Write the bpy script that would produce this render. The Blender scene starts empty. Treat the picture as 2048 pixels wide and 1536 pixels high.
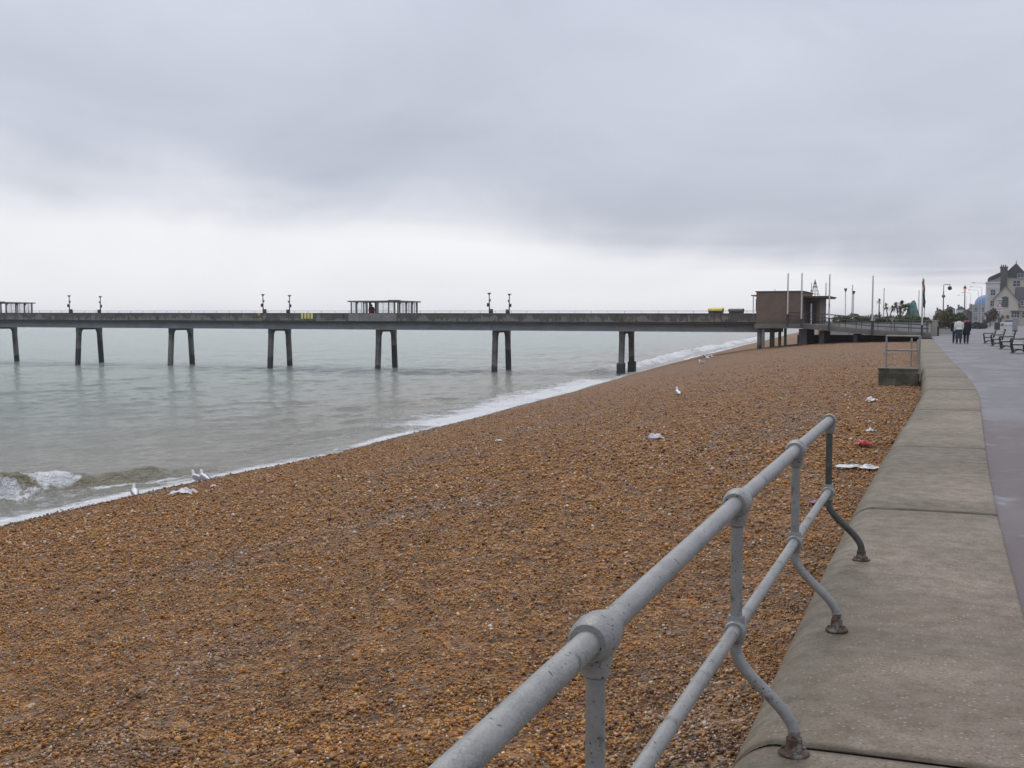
import bpy, math, random
import numpy as np
from mathutils import Vector, Matrix

random.seed(7)
RNG = np.random.default_rng(11)
SC = bpy.context.scene
COL = SC.collection
R = math.radians

# ------------------------------------------------------------------ camera
CAM_Z = 1.55
YAW, PITCH = 20.9975, 3.2814          # degrees left of +Y, degrees down
cam_d = bpy.data.cameras.new('camera')
cam_d.sensor_width = 36.0
cam_d.lens = 39.55
cam_d.clip_start = 0.05
cam_d.clip_end = 120000
cam = bpy.data.objects.new('camera', cam_d)
cam.location = (0, 0, CAM_Z)
cam.rotation_euler = (R(90 - PITCH), 0, R(YAW))
COL.objects.link(cam)
SC.camera = cam

# ------------------------------------------------------------------ world, sun, exposure
SUN_AZ, SUN_EL = -25.0, 52.0          # azimuth from +Y, negative towards the sea


class NT:
    """small helper for building node trees"""
    def __init__(self, tree):
        self.t = tree

    def n(self, typ, **kw):
        nd = self.t.nodes.new(typ)
        for k, v in kw.items():
            setattr(nd, k, v)
        return nd

    def set(self, sock, v):
        if v is None:
            return
        if hasattr(v, 'is_output') or isinstance(v, bpy.types.NodeSocket):
            self.t.links.new(v, sock)
        else:
            sock.default_value = v

    def math(self, op, a, b=None, c=None, clamp=False):
        nd = self.n('ShaderNodeMath', operation=op)
        nd.use_clamp = clamp
        for i, v in enumerate((a, b, c)):
            self.set(nd.inputs[i], v)
        return nd.outputs[0]

    def vmath(self, op, a, b=None, scale=None):
        nd = self.n('ShaderNodeVectorMath', operation=op)
        self.set(nd.inputs[0], a)
        self.set(nd.inputs[1], b)
        if scale is not None:
            self.set(nd.inputs['Scale'], scale)
        return nd.outputs[0]

    def mix(self, f, a, b, blend='MIX'):
        nd = self.n('ShaderNodeMix', data_type='RGBA', blend_type=blend)
        nd.clamp_factor = True
        self.set(nd.inputs[0], f)
        self.set(nd.inputs[6], a)
        self.set(nd.inputs[7], b)
        return nd.outputs[2]

    def rng(self, v, a, b, c=0.0, d=1.0, smooth=True):
        nd = self.n('ShaderNodeMapRange', interpolation_type='SMOOTHSTEP' if smooth else 'LINEAR')
        self.set(nd.inputs[0], v)
        for i, q in enumerate((a, b, c, d)):
            self.set(nd.inputs[i + 1], q)
        return nd.outputs[0]

    def noise(self, vec, scale, detail=3.0, rough=0.55, dist=0.0, out=0):
        nd = self.n('ShaderNodeTexNoise')
        self.set(nd.inputs['Vector'], vec)
        nd.inputs['Scale'].default_value = scale
        nd.inputs['Detail'].default_value = detail
        nd.inputs['Roughness'].default_value = rough
        nd.inputs['Distortion'].default_value = dist
        return nd.outputs[out]

    def voro(self, vec, scale, out='Color', rand=1.0, feature='F1'):
        nd = self.n('ShaderNodeTexVoronoi', feature=feature)
        self.set(nd.inputs['Vector'], vec)
        nd.inputs['Scale'].default_value = scale
        nd.inputs['Randomness'].default_value = rand
        return nd.outputs[out]

    def ramp(self, fac, stops, interp='LINEAR'):
        nd = self.n('ShaderNodeValToRGB')
        cr = nd.color_ramp
        cr.interpolation = interp
        while len(cr.elements) < len(stops):
            cr.elements.new(0.5)
        for e, (p, c) in zip(cr.elements, stops):
            e.position = p
            e.color = (c[0], c[1], c[2], 1.0)
        self.set(nd.inputs[0], fac)
        return nd.outputs[0]

    def bump(self, h, strength, dist):
        nd = self.n('ShaderNodeBump')
        nd.inputs['Strength'].default_value = strength
        nd.inputs['Distance'].default_value = dist
        self.set(nd.inputs['Height'], h)
        return nd.outputs[0]


def rgba(c):
    return (c[0], c[1], c[2], 1.0)


wd = bpy.data.worlds.new('World')
SC.world = wd
wd.use_nodes = True
wt = NT(wd.node_tree)
wd.node_tree.nodes.clear()
w_out = wt.n('ShaderNodeOutputWorld')
w_bg = wt.n('ShaderNodeBackground')
w_bg.inputs['Strength'].default_value = 0.1
sky = wt.n('ShaderNodeTexSky', sky_type='NISHITA')
sky.sun_disc = False
sky.sun_elevation = R(SUN_EL)
sky.sun_rotation = R(SUN_AZ)
tc = wt.n('ShaderNodeTexCoord').outputs['Generated']
sep = wt.n('ShaderNodeSeparateXYZ')
wd.node_tree.links.new(tc, sep.inputs[0])
zc = wt.math('MAXIMUM', sep.outputs[2], 0.012)
# directions projected on the cloud deck overhead
cpx = wt.math('DIVIDE', sep.outputs[0], zc)
cpy = wt.math('DIVIDE', sep.outputs[1], zc)
cmb = wt.n('ShaderNodeCombineXYZ')
wt.set(cmb.inputs[0], cpx)
wt.set(cmb.inputs[1], cpy)
cp = cmb.outputs[0]
big = wt.noise(cp, 0.16, 3.0, 0.5, 0.4)
med = wt.noise(cp, 0.55, 5.0, 0.55, 0.6)
dirn = wt.noise(tc, 5.0, 6.0, 0.6, 0.5)
wisp = wt.noise(wt.vmath('ADD', wt.vmath('MULTIPLY', tc, (1.6, 1.6, 4.2)), (8.8, 8.1, 0.9)), 2.6, 4.0, 0.5, 0.6)
# the cloud bank ends along a line out over the sea; beyond it the sky is pale
s = wt.math('MULTIPLY_ADD', cpx, -0.95, wt.math('MULTIPLY', cpy, 0.27))
s = wt.math('ADD', s, wt.math('MULTIPLY', wt.math('SUBTRACT', big, 0.5), 4.0))
s = wt.math('ADD', s, wt.math('MULTIPLY', wt.math('SUBTRACT', wisp, 0.5), 4.0))
s = wt.math('ADD', s, wt.math('MULTIPLY', wt.math('SUBTRACT', dirn, 0.5), 3.5))
edge = wt.rng(s, 4.4, 10.8)
tone = wt.math('ADD', wt.math('MULTIPLY', big, 0.40), wt.math('ADD', wt.math('MULTIPLY', dirn, 0.22), wt.math('MULTIPLY', wisp, 0.58)))
cloud = wt.ramp(tone, [(0.38, (0.475, 0.508, 0.59)), (0.58, (0.545, 0.575, 0.668)), (0.80, (0.63, 0.655, 0.755))])
lift = wt.math('MULTIPLY_ADD', wt.math('MAXIMUM', sep.outputs[2], 0.0), 1.0, 0.86)
cloud = wt.vmath('SCALE', cloud, scale=lift)
pale = wt.ramp(wisp, [(0.3, (0.84, 0.855, 0.905)), (0.7, (0.93, 0.935, 0.96))])
skyc = wt.mix(edge, cloud, pale)
skyc = wt.vmath('SCALE', skyc, scale=10.0)
skyc = wt.mix(0.05, skyc, sky.outputs[0])
wd.node_tree.links.new(skyc, w_bg.inputs['Color'])
wd.node_tree.links.new(w_bg.outputs[0], w_out.inputs[0])

sun_d = bpy.data.lights.new('sun', 'SUN')
sun_d.energy = 1.0
sun_d.angle = R(24)
sun_d.color = (1.0, 0.92, 0.82)
sun = bpy.data.objects.new('sun', sun_d)
S = Vector((math.sin(R(SUN_AZ)) * math.cos(R(SUN_EL)), math.cos(R(SUN_AZ)) * math.cos(R(SUN_EL)), math.sin(R(SUN_EL))))
sun.rotation_euler = (-S).to_track_quat('-Z', 'Y').to_euler()
sun.location = (-40, 60, 60)
COL.objects.link(sun)

SC.view_settings.view_transform = 'Standard'
SC.view_settings.look = 'None'
SC.view_settings.exposure = 0.0
SC.view_settings.gamma = 1.0
SC.view_settings.use_curve_mapping = False
SC.cycles.use_denoising = True
SC.cycles.max_bounces = 6
SC.cycles.diffuse_bounces = 3
SC.cycles.glossy_bounces = 3
SC.cycles.transparent_max_bounces = 12
SC.cycles.volume_bounces = 1
SC.cycles.caustics_reflective = False
SC.cycles.caustics_refractive = False

# ------------------------------------------------------------------ materials
MATS = {}


def principled(name):
    m = bpy.data.materials.new(name)
    m.use_nodes = True
    nt = m.node_tree
    nt.nodes.clear()
    k = NT(nt)
    out = k.n('ShaderNodeOutputMaterial')
    b = k.n('ShaderNodeBsdfPrincipled')
    nt.links.new(b.outputs[0], out.inputs['Surface'])
    MATS[name] = m
    return m, k, b


def coords(k, jitter=True):
    tcn = k.n('ShaderNodeTexCoord').outputs['Object']
    if not jitter:
        return tcn
    oi = k.n('ShaderNodeObjectInfo').outputs['Random']
    return k.vmath('ADD', tcn, k.vmath('SCALE', (37.0, 53.0, 71.0), scale=oi))


def mat(name, col, rough=0.7, var=0.22, scale=4.0, stain=None, bump=0.0, bscale=60.0, metal=0.0, spec=0.4, speck=None, jitter=True, alpha=None, emit=None):
    """weathered surface: base colour with variation, optional stain (colour, scale, lo, hi), specks and fine relief"""
    m, k, b = principled(name)
    v = coords(k, jitter)
    nz = k.noise(v, scale, 5.0, 0.6)
    c = k.mix(k.rng(nz, 0.3, 0.7), rgba([x * (1 - var) for x in col]), rgba([min(1, x * (1 + var)) for x in col]))
    if stain:
        sc, ss, lo, hi = stain
        c = k.mix(k.rng(k.noise(k.vmath('ADD', v, (9.1, 3.3, 5.7)), ss, 6.0, 0.65), lo, hi), c, rgba(sc))
    if speck:
        sc, ss, lo, hi = speck
        patch = k.rng(k.noise(k.vmath('ADD', v, (4.4, 1.9, 7.7)), ss * 0.07, 3.0, 0.6), 0.46, 0.60)
        c = k.mix(k.math('MULTIPLY', patch, k.rng(k.noise(k.vmath('ADD', v, (1.3, 8.3, 2.7)), ss, 2.0, 0.5), lo, hi)), c, rgba(sc))
    k.set(b.inputs['Base Color'], c)
    k.set(b.inputs['Roughness'], k.rng(nz, 0.2, 0.8, max(0.03, rough - 0.1), min(1, rough + 0.1)))
    b.inputs['Metallic'].default_value = metal
    b.inputs['Specular IOR Level'].default_value = spec
    if alpha is not None:
        b.inputs['Alpha'].default_value = alpha
    if emit:
        b.inputs['Emission Color'].default_value = rgba(emit[0])
        b.inputs['Emission Strength'].default_value = emit[1]
    if bump:
        k.set(b.inputs['Normal'], k.bump(k.noise(v, bscale, 4.0, 0.6), bump, 0.01))
    return m


mat('rail_paint', (0.262, 0.264, 0.252), 0.42, 0.14, 9.0, stain=((0.135, 0.120, 0.100), 11.0, 0.56, 0.68), speck=((0.03, 0.028, 0.028), 100.0, 0.640, 0.675), bump=0.35, bscale=90, metal=0.15)
mat('rail_dark', (0.060, 0.066, 0.062), 0.5, 0.3, 7.0, stain=((0.16, 0.16, 0.155), 9.0, 0.55, 0.68), bump=0.35, bscale=90)  # darker, greener tone for the last railing post
mat('rust_iron', (0.095, 0.060, 0.042), 0.85, 0.5, 30.0, stain=((0.20, 0.185, 0.165), 18.0, 0.50, 0.60), bump=0.6, bscale=120)
mat('pier_parapet_new', (0.23, 0.215, 0.205), 0.85, 0.15, 1.4, stain=((0.33, 0.31, 0.29), 1.7, 0.55, 0.66))
mat('pier_girder', (0.215, 0.225, 0.24), 0.8, 0.14, 0.7, stain=((0.14, 0.14, 0.15), 0.9, 0.58, 0.75))
mat('pier_dark', (0.07, 0.066, 0.062), 0.85, 0.25, 1.5)
mat('pier_cap', (0.20, 0.13, 0.10), 0.8, 0.2, 2.0)
mat('steel_dark', (0.035, 0.037, 0.04), 0.5, 0.2, 6.0)
mat('steel_mid', (0.15, 0.16, 0.17), 0.5, 0.2, 6.0)
mat('white_paint', (0.62, 0.62, 0.60), 0.55, 0.12, 3.0, stain=((0.12, 0.11, 0.10), 2.2, 0.60, 0.64))
mat('clean_white', (0.74, 0.74, 0.73), 0.5, 0.06, 3.0)
mat('shelter_frame', (0.17, 0.165, 0.155), 0.7, 0.15, 3.0)
mat('yellow_paint', (0.62, 0.50, 0.04), 0.5, 0.12, 4.0)
mat('pale_yellow', (0.80, 0.72, 0.22), 0.6, 0.15, 6.0)
mat('orange_paint', (0.75, 0.33, 0.03), 0.5, 0.1, 4.0)
mat('bin_green', (0.035, 0.06, 0.05), 0.45, 0.15, 4.0)
mat('bin_plain', (0.045, 0.07, 0.06), 0.5, 0.15, 4.0)
mat('red_cloth', (0.42, 0.02, 0.03), 0.8, 0.2, 9.0)
mat('flag_red', (0.30, 0.10, 0.07), 0.9, 0.4, 6.0, stain=((0.45, 0.38, 0.22), 4.0, 0.5, 0.55))
mat('dark_cloth', (0.018, 0.02, 0.026), 0.9, 0.3, 9.0)
mat('navy_cloth', (0.015, 0.025, 0.055), 0.9, 0.3, 9.0)
mat('teal_cloth', (0.03, 0.055, 0.055), 0.9, 0.3, 9.0)
mat('white_cloth', (0.74, 0.75, 0.68), 0.9, 0.06, 9.0)
mat('pink_cloth', (0.45, 0.14, 0.16), 0.9, 0.2, 9.0)
mat('skin', (0.50, 0.31, 0.23), 0.6, 0.08, 12.0)
mat('hair_dark', (0.03, 0.02, 0.015), 0.7, 0.3, 30.0)
mat('hair_brown', (0.09, 0.04, 0.02), 0.7, 0.3, 30.0)
mat('denim', (0.04, 0.05, 0.08), 0.9, 0.2, 9.0)
mat('plaster_cream', (0.54, 0.50, 0.41), 0.85, 0.06, 0.6, stain=((0.44, 0.40, 0.33), 0.5, 0.55, 0.75), jitter=False)
mat('plaster_white', (0.58, 0.58, 0.57), 0.85, 0.06, 0.6, stain=((0.48, 0.48, 0.47), 0.5, 0.55, 0.75), jitter=False)
mat('plaster_grey', (0.30, 0.31, 0.30), 0.85, 0.08, 0.6)
mat('slate_roof', (0.045, 0.045, 0.050), 0.7, 0.25, 1.5, bump=0.4, bscale=6)
mat('tile_roof', (0.07, 0.045, 0.042), 0.8, 0.25, 1.5, bump=0.4, bscale=6)
mat('window_glass', (0.03, 0.035, 0.045), 0.08, 0.2, 0.6, spec=0.6)
mat('wood_frame', (0.16, 0.05, 0.06), 0.6, 0.2, 4.0)
mat('blue_cover', (0.16, 0.27, 0.48), 0.6, 0.12, 0.5)
mat('stucco_wall', (0.40, 0.40, 0.38), 0.85, 0.10, 0.7, stain=((0.25, 0.24, 0.20), 0.9, 0.55, 0.7))
mat('beige_pillar', (0.40, 0.38, 0.33), 0.85, 0.10, 1.2)
mat('soil', (0.05, 0.037, 0.026), 0.95, 0.3, 3.0)
mat('verdigris', (0.12, 0.22, 0.19), 0.6, 0.35, 3.0, stain=((0.05, 0.08, 0.07), 2.4, 0.52, 0.66))
mat('bark', (0.13, 0.10, 0.075), 0.9, 0.3, 9.0)
mat('leaf_green', (0.090, 0.120, 0.038), 0.7, 0.5, 2.5)
mat('leaf_dark', (0.050, 0.070, 0.030), 0.7, 0.5, 2.5)
mat('leaf_olive', (0.140, 0.122, 0.050), 0.7, 0.4, 2.5)
mat('leaf_russet', (0.085, 0.055, 0.036), 0.7, 0.4, 2.5)
mat('palm_leaf', (0.125, 0.115, 0.050), 0.6, 0.4, 3.0)
mat('bench_wood', (0.36, 0.37, 0.32), 0.7, 0.15, 5.0)
mat('gull_white', (0.80, 0.80, 0.79), 0.8, 0.05, 9.0)
mat('gull_grey', (0.38, 0.40, 0.43), 0.8, 0.1, 9.0)
mat('gull_black', (0.02, 0.02, 0.02), 0.7, 0.1, 9.0)
mat('gull_beak', (0.70, 0.45, 0.08), 0.5, 0.1, 9.0)
mat('gull_leg', (0.55, 0.33, 0.28), 0.6, 0.1, 9.0)
mat('plastic_white', (0.62, 0.62, 0.62), 0.35, 0.05, 9.0)
mat('plastic_red', (0.42, 0.015, 0.025), 0.3, 0.15, 14.0, stain=((0.75, 0.65, 0.6), 30.0, 0.62, 0.66))
mat('plastic_purple', (0.20, 0.04, 0.14), 0.4, 0.2, 9.0)
mat('plastic_pink', (0.72, 0.45, 0.55), 0.4, 0.2, 9.0)
mat('car_white', (0.72, 0.73, 0.74), 0.25, 0.03, 2.0, spec=0.6)
mat('tyre', (0.02, 0.02, 0.02), 0.8, 0.1, 9.0)
mat('lamp_glow', (0.9, 0.5, 0.35), 0.4, 0.1, 9.0, emit=((1.0, 0.42, 0.22), 0.25))
mat('lamp_glass', (0.55, 0.57, 0.58), 0.2, 0.1, 9.0)
mat('sign_white', (0.75, 0.75, 0.75), 0.5, 0.04, 9.0)
mat('sign_red', (0.55, 0.05, 0.05), 0.5, 0.04, 9.0)
mat('sign_blue', (0.05, 0.08, 0.30), 0.5, 0.04, 9.0)
mat('joint_fill', (0.030, 0.020, 0.014), 0.95, 0.5, 60.0, bump=0.8, bscale=150)


def glass_mat():
    m, k, b = principled('pane_glass')
    b.inputs['Base Color'].default_value = (0.80, 0.83, 0.86, 1)
    b.inputs['Roughness'].default_value = 0.15
    k.set(b.inputs['Alpha'], k.rng(k.noise(coords(k), 0.8, 2.0), 0.3, 0.7, 0.16, 0.34))


glass_mat()


def concrete_mat():
    """sea wall: worn exposed-aggregate concrete, green growth along the rounded nose, small pale stones"""
    m, k, b = principled('sea_wall_concrete')
    v = coords(k, False)
    n1 = k.noise(v, 0.9, 6.0, 0.6)
    n2 = k.noise(v, 7.0, 5.0, 0.65)
    n3 = k.noise(v, 70.0, 3.0, 0.6)
    c = k.mix(k.rng(n1, 0.35, 0.65), (0.178, 0.142, 0.098, 1), (0.240, 0.198, 0.142, 1))
    c = k.mix(k.rng(n2, 0.40, 0.75, 0.0, 0.55), c, (0.128, 0.104, 0.074, 1))
    c = k.mix(k.rng(n3, 0.42, 0.66, 0.0, 0.65), c, (0.102, 0.084, 0.062, 1))
    # aggregate stones
    vc = k.n('ShaderNodeTexVoronoi', feature='F1')
    k.set(vc.inputs['Vector'], v)
    vc.inputs['Scale'].default_value = 55.0
    sepc = k.n('ShaderNodeSeparateColor')
    k.set(sepc.inputs[0], vc.outputs['Color'])
    stone = k.math('MULTIPLY', k.rng(sepc.outputs[0], 0.86, 0.90), k.rng(vc.outputs['Distance'], 0.42, 0.25))
    c = k.mix(k.math('MULTIPLY', stone, 0.75), c, (0.36, 0.32, 0.26, 1))
    stone2 = k.math('MULTIPLY', k.rng(sepc.outputs[1], 0.86, 0.90), k.rng(vc.outputs['Distance'], 0.42, 0.25))
    c = k.mix(k.math('MULTIPLY', stone2, 0.7), c, (0.065, 0.052, 0.042, 1))
    # damp and worn patches on the tread
    c = k.vmath('SCALE', c, scale=k.rng(k.noise(v, 0.42, 5.0, 0.65, 0.6), 0.34, 0.66, 0.80, 1.14))
    jt = k.n('ShaderNodeAttribute', attribute_name='joint')
    grime = k.math('MULTIPLY', jt.outputs['Fac'], k.rng(k.noise(v, 9.0, 4.0, 0.65), 0.25, 0.6, 0.45, 1.0))
    c = k.mix(k.math('MULTIPLY', grime, 0.85), c, (0.060, 0.046, 0.028, 1))
    # algae on the nose (uses the attribute 'nose': how far round the edge a point lies)
    at = k.n('ShaderNodeAttribute', attribute_name='nose')
    alg = k.math('MULTIPLY', at.outputs['Fac'], k.rng(k.noise(v, 2.6, 5.0, 0.65), 0.36, 0.70, 0.15, 1.0))
    c = k.mix(k.math('MULTIPLY', alg, 0.75), c, (0.075, 0.072, 0.036, 1))
    k.set(b.inputs['Base Color'], c)
    k.set(b.inputs['Roughness'], k.rng(n2, 0.3, 0.7, 0.55, 0.82))
    b.inputs['Specular IOR Level'].default_value = 0.35
    h = k.math('ADD', k.math('MULTIPLY', n3, 0.5), k.math('ADD', k.math('MULTIPLY', n2, 0.8), k.math('MULTIPLY', stone, 0.4)))
    k.set(b.inputs['Normal'], k.bump(h, 0.45, 0.006))


concrete_mat()


def promenade_mat():
    """damp tarmac: reddish surfacing near the viewer, wet sheen further along painted in as grey, wet film and puddles"""
    m, k, b = principled('promenade_tarmac')
    v = coords(k, False)
    sp = k.n('ShaderNodeSeparateXYZ')
    k.set(sp.inputs[0], v)
    n1 = k.noise(v, 0.5, 5.0, 0.6)
    n2 = k.noise(v, 45.0, 3.0, 0.6)
    red = k.mix(n2, (0.098, 0.078, 0.076, 1), (0.152, 0.122, 0.118, 1))
    grey = k.mix(n2, (0.130, 0.122, 0.128, 1), (0.190, 0.180, 0.190, 1))  # greyish wet sheen of the far stretch, put into the base colour
    yy = k.math('ADD', sp.outputs[1], k.math('MULTIPLY', k.math('SUBTRACT', n1, 0.5), 2.5))
    c = k.mix(k.rng(yy, 18.0, 21.0), red, grey)
    c = k.mix(k.rng(k.noise(v, 1.7, 5.0, 0.6), 0.5, 0.75, 0.0, 0.4), c, (0.09, 0.08, 0.082, 1))
    wet = k.noise(k.vmath('MULTIPLY', v, (0.9, 0.35, 1.0)), 0.8, 4.0, 0.55)
    wetf = k.rng(wet, 0.45, 0.60)
    # puddles lie in the gutter along the wall
    gut = k.n('ShaderNodeAttribute', attribute_name='gutter')
    pud = k.math('MULTIPLY', gut.outputs['Fac'], k.rng(k.noise(v, 1.3, 4.0, 0.6), 0.54, 0.70))
    c = k.mix(k.math('MULTIPLY', pud, 0.55), c, (0.05, 0.048, 0.05, 1))
    k.set(b.inputs['Base Color'], c)
    rough = k.math('MULTIPLY_ADD', wetf, -0.16, 0.64)
    rough = k.math('MULTIPLY', rough, k.math('MULTIPLY_ADD', pud, -0.88, 1.0))
    k.set(b.inputs['Roughness'], rough)
    b.inputs['Specular IOR Level'].default_value = 0.32
    bm = k.n('ShaderNodeBump')
    k.set(bm.inputs['Strength'], k.math('MULTIPLY_ADD', pud, -0.48, 0.5))
    bm.inputs['Distance'].default_value = 0.004
    k.set(bm.inputs['Height'], n2)
    k.set(b.inputs['Normal'], bm.outputs[0])


promenade_mat()

WARM = [(0, (0.075, 0.033, 0.012)), (0.1, (0.175, 0.067, 0.017)), (0.28, (0.355, 0.147, 0.026)), (0.55, (0.480, 0.220, 0.043)),
        (0.76, (0.540, 0.296, 0.088)), (0.86, (0.320, 0.173, 0.079)), (0.92, (0.310, 0.230, 0.183)), (0.97, (0.550, 0.408, 0.256)), (0.992, (0.720, 0.643, 0.561))]
GREY = [(0, (0.038, 0.031, 0.028)), (0.18, (0.140, 0.097, 0.071)), (0.35, (0.250, 0.163, 0.104)), (0.52, (0.370, 0.192, 0.071)),
        (0.66, (0.420, 0.275, 0.159)), (0.78, (0.230, 0.194, 0.177)), (0.88, (0.420, 0.337, 0.268)), (0.97, (0.640, 0.571, 0.512))]


def shingle_colour(k, v, rnd):
    """colour of one pebble: warm flint, with greyer coarser strips that run along the beach"""
    w = k.vmath('MULTIPLY', v, (1.0, 0.22, 0.0))
    w = k.vmath('ADD', w, k.vmath('SCALE', k.noise(v, 0.25, 2.0, 0.5, out=1), scale=1.6))
    band = k.noise(w, 0.42, 3.0, 0.55)
    patch = k.noise(v, 0.9, 4.0, 0.6)
    zone = k.rng(k.math('ADD', k.math('MULTIPLY', band, 0.65), k.math('MULTIPLY', patch, 0.35)), 0.515, 0.67, 0.0, 0.55)
    c = k.mix(zone, k.ramp(rnd, WARM), k.ramp(rnd, GREY))
    tint = k.rng(k.noise(v, 3.5, 4.0, 0.6), 0.3, 0.7, 0.78, 1.2)
    c = k.vmath('SCALE', c, scale=tint)
    return c


def wetness(k, v):
    sp = k.n('ShaderNodeSeparateXYZ')
    k.set(sp.inputs[0], v)
    lev = k.math('ADD', sp.outputs[2], k.math('MULTIPLY', k.math('SUBTRACT', k.noise(v, 0.35, 3.0), 0.5), 0.5))
    return k.rng(lev, -2.85, -3.25)


def beach_mats():
    m, k, b = principled('shingle_bed')
    v = coords(k, False)
    vw = k.vmath('ADD', v, k.vmath('SCALE', k.noise(v, 25.0, 2.0, out=1), scale=0.02))
    vor = k.n('ShaderNodeTexVoronoi', feature='F1')
    k.set(vor.inputs['Vector'], vw)
    vor.inputs['Scale'].default_value = 30.0
    sc = k.n('ShaderNodeSeparateColor')
    k.set(sc.inputs[0], vor.outputs['Color'])
    c = shingle_colour(k, v, sc.outputs[0])
    c = k.vmath('SCALE', c, scale=k.math('MULTIPLY', k.rng(k.noise(v, 9.0, 4.0, 0.7), 0.32, 0.68, 0.30, 0.88), k.rng(k.noise(v, 2.3, 4.0, 0.65), 0.3, 0.7, 0.78, 1.18)))
    c = k.mix(1.0, c, k.vmath('MULTIPLY', c, (0.92, 0.84, 0.70)))
    wf = wetness(k, v)
    c = k.mix(wf, c, k.vmath('SCALE', c, scale=0.62))
    k.set(b.inputs['Base Color'], c)
    k.set(b.inputs['Roughness'], k.math('MULTIPLY_ADD', wf, -0.35, 0.72))
    hgt = k.math('ADD', k.math('MULTIPLY', k.rng(vor.outputs['Distance'], 0.7, 0.0), 1.0), k.math('MULTIPLY', k.noise(v, 9.0, 4.0, 0.7), 1.6))
    k.set(b.inputs['Normal'], k.bump(hgt, 0.9, 0.035))
    m, k, b = principled('pebble')
    v = coords(k, False)
    at = k.n('ShaderNodeAttribute', attribute_name='rnd')
    c = shingle_colour(k, v, at.outputs['Fac'])
    c = k.mix(k.rng(k.noise(v, 120.0, 3.0), 0.4, 0.75, 0.0, 0.35), c, k.vmath('SCALE', c, scale=0.55))
    wf = wetness(k, v)
    c = k.mix(wf, c, k.vmath('SCALE', c, scale=0.62))
    k.set(b.inputs['Base Color'], c)
    b.inputs['Roughness'].default_value = 0.55
    b.inputs['Specular IOR Level'].default_value = 0.4


beach_mats()


def sea_mat():
    m, k, b = principled('sea_water')
    v = coords(k, False)
    at = k.n('ShaderNodeAttribute', attribute_name='foam')
    sh = k.n('ShaderNodeAttribute', attribute_name='shallow')
    fn = k.noise(v, 4.0, 6.0, 0.7, 0.8)
    fn2 = k.noise(k.vmath('MULTIPLY', v, (1.0, 0.6, 0.0)), 0.9, 5.0, 0.65, 1.2)
    foam = k.rng(k.math('ADD', at.outputs['Fac'], k.math('MULTIPLY', k.math('SUBTRACT', k.math('ADD', k.math('MULTIPLY', fn, 0.5), k.math('MULTIPLY', fn2, 0.5)), 0.5), 2.4)), 0.30, 0.85)
    foam = k.math('MULTIPLY', foam, k.rng(at.outputs['Fac'], 0.03, 0.2))
    deep = k.mix(k.noise(k.vmath('MULTIPLY', v, (1, 1, 0)), 0.03, 3.0), (0.176, 0.260, 0.228, 1), (0.214, 0.296, 0.258, 1))
    near = k.mix(k.noise(v, 0.25, 3.0), (0.225, 0.216, 0.168, 1), (0.265, 0.256, 0.206, 1))
    c = k.mix(sh.outputs['Fac'], deep, near)
    mk = k.n('ShaderNodeAttribute', attribute_name='murk')
    c = k.mix(mk.outputs['Fac'], c, (0.175, 0.150, 0.068, 1))
    c = k.mix(foam, c, (0.76, 0.77, 0.76, 1))
    k.set(b.inputs['Base Color'], c)
    k.set(b.inputs['Roughness'], k.math('MULTIPLY_ADD', foam, 0.6, 0.13))
    b.inputs['IOR'].default_value = 1.33
    b.inputs['Specular IOR Level'].default_value = 0.55
    # ripples, longer along the crests than across them
    rp = k.vmath('MULTIPLY', v, (1.0, 0.55, 1.0))
    h = k.math('ADD', k.math('MULTIPLY', k.noise(rp, 0.8, 5.0, 0.64, 0.5), 0.62), k.math('ADD', k.math('MULTIPLY', k.noise(rp, 2.8, 5.0, 0.68, 0.3), 0.46), k.math('MULTIPLY', foam, 0.10)))
    k.set(b.inputs['Normal'], k.bump(h, 1.0, 0.85))


sea_mat()


def parapet_mat():
    """edge panels: dark weathered concrete, paler where the skin has worn off low down, thin run-off streaks"""
    m, k, b = principled('pier_parapet')
    v = coords(k, True)
    raw = coords(k, False)
    sp = k.n('ShaderNodeSeparateXYZ')
    k.set(sp.inputs[0], raw)
    n1 = k.noise(v, 1.1, 5.0, 0.65)
    c = k.mix(k.rng(n1, 0.3, 0.7), (0.085, 0.078, 0.070, 1), (0.135, 0.125, 0.112, 1))
    low = k.math('MULTIPLY', k.math('SUBTRACT', 1.60, sp.outputs[2]), 0.30)
    worn = k.math('ADD', k.noise(k.vmath('MULTIPLY', v, (1.0, 1.0, 0.6)), 1.3, 6.0, 0.62, 0.8), low)
    c = k.mix(k.rng(worn, 0.50, 0.56, 0.0, 0.9), c, (0.225, 0.208, 0.184, 1))
    run = k.noise(k.vmath('MULTIPLY', v, (1.0, 1.0, 0.06)), 7.0, 3.0, 0.6)
    c = k.mix(k.rng(run, 0.56, 0.70, 0.0, 0.6), c, (0.055, 0.048, 0.040, 1))
    k.set(b.inputs['Base Color'], c)
    b.inputs['Roughness'].default_value = 0.85


parapet_mat()


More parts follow.
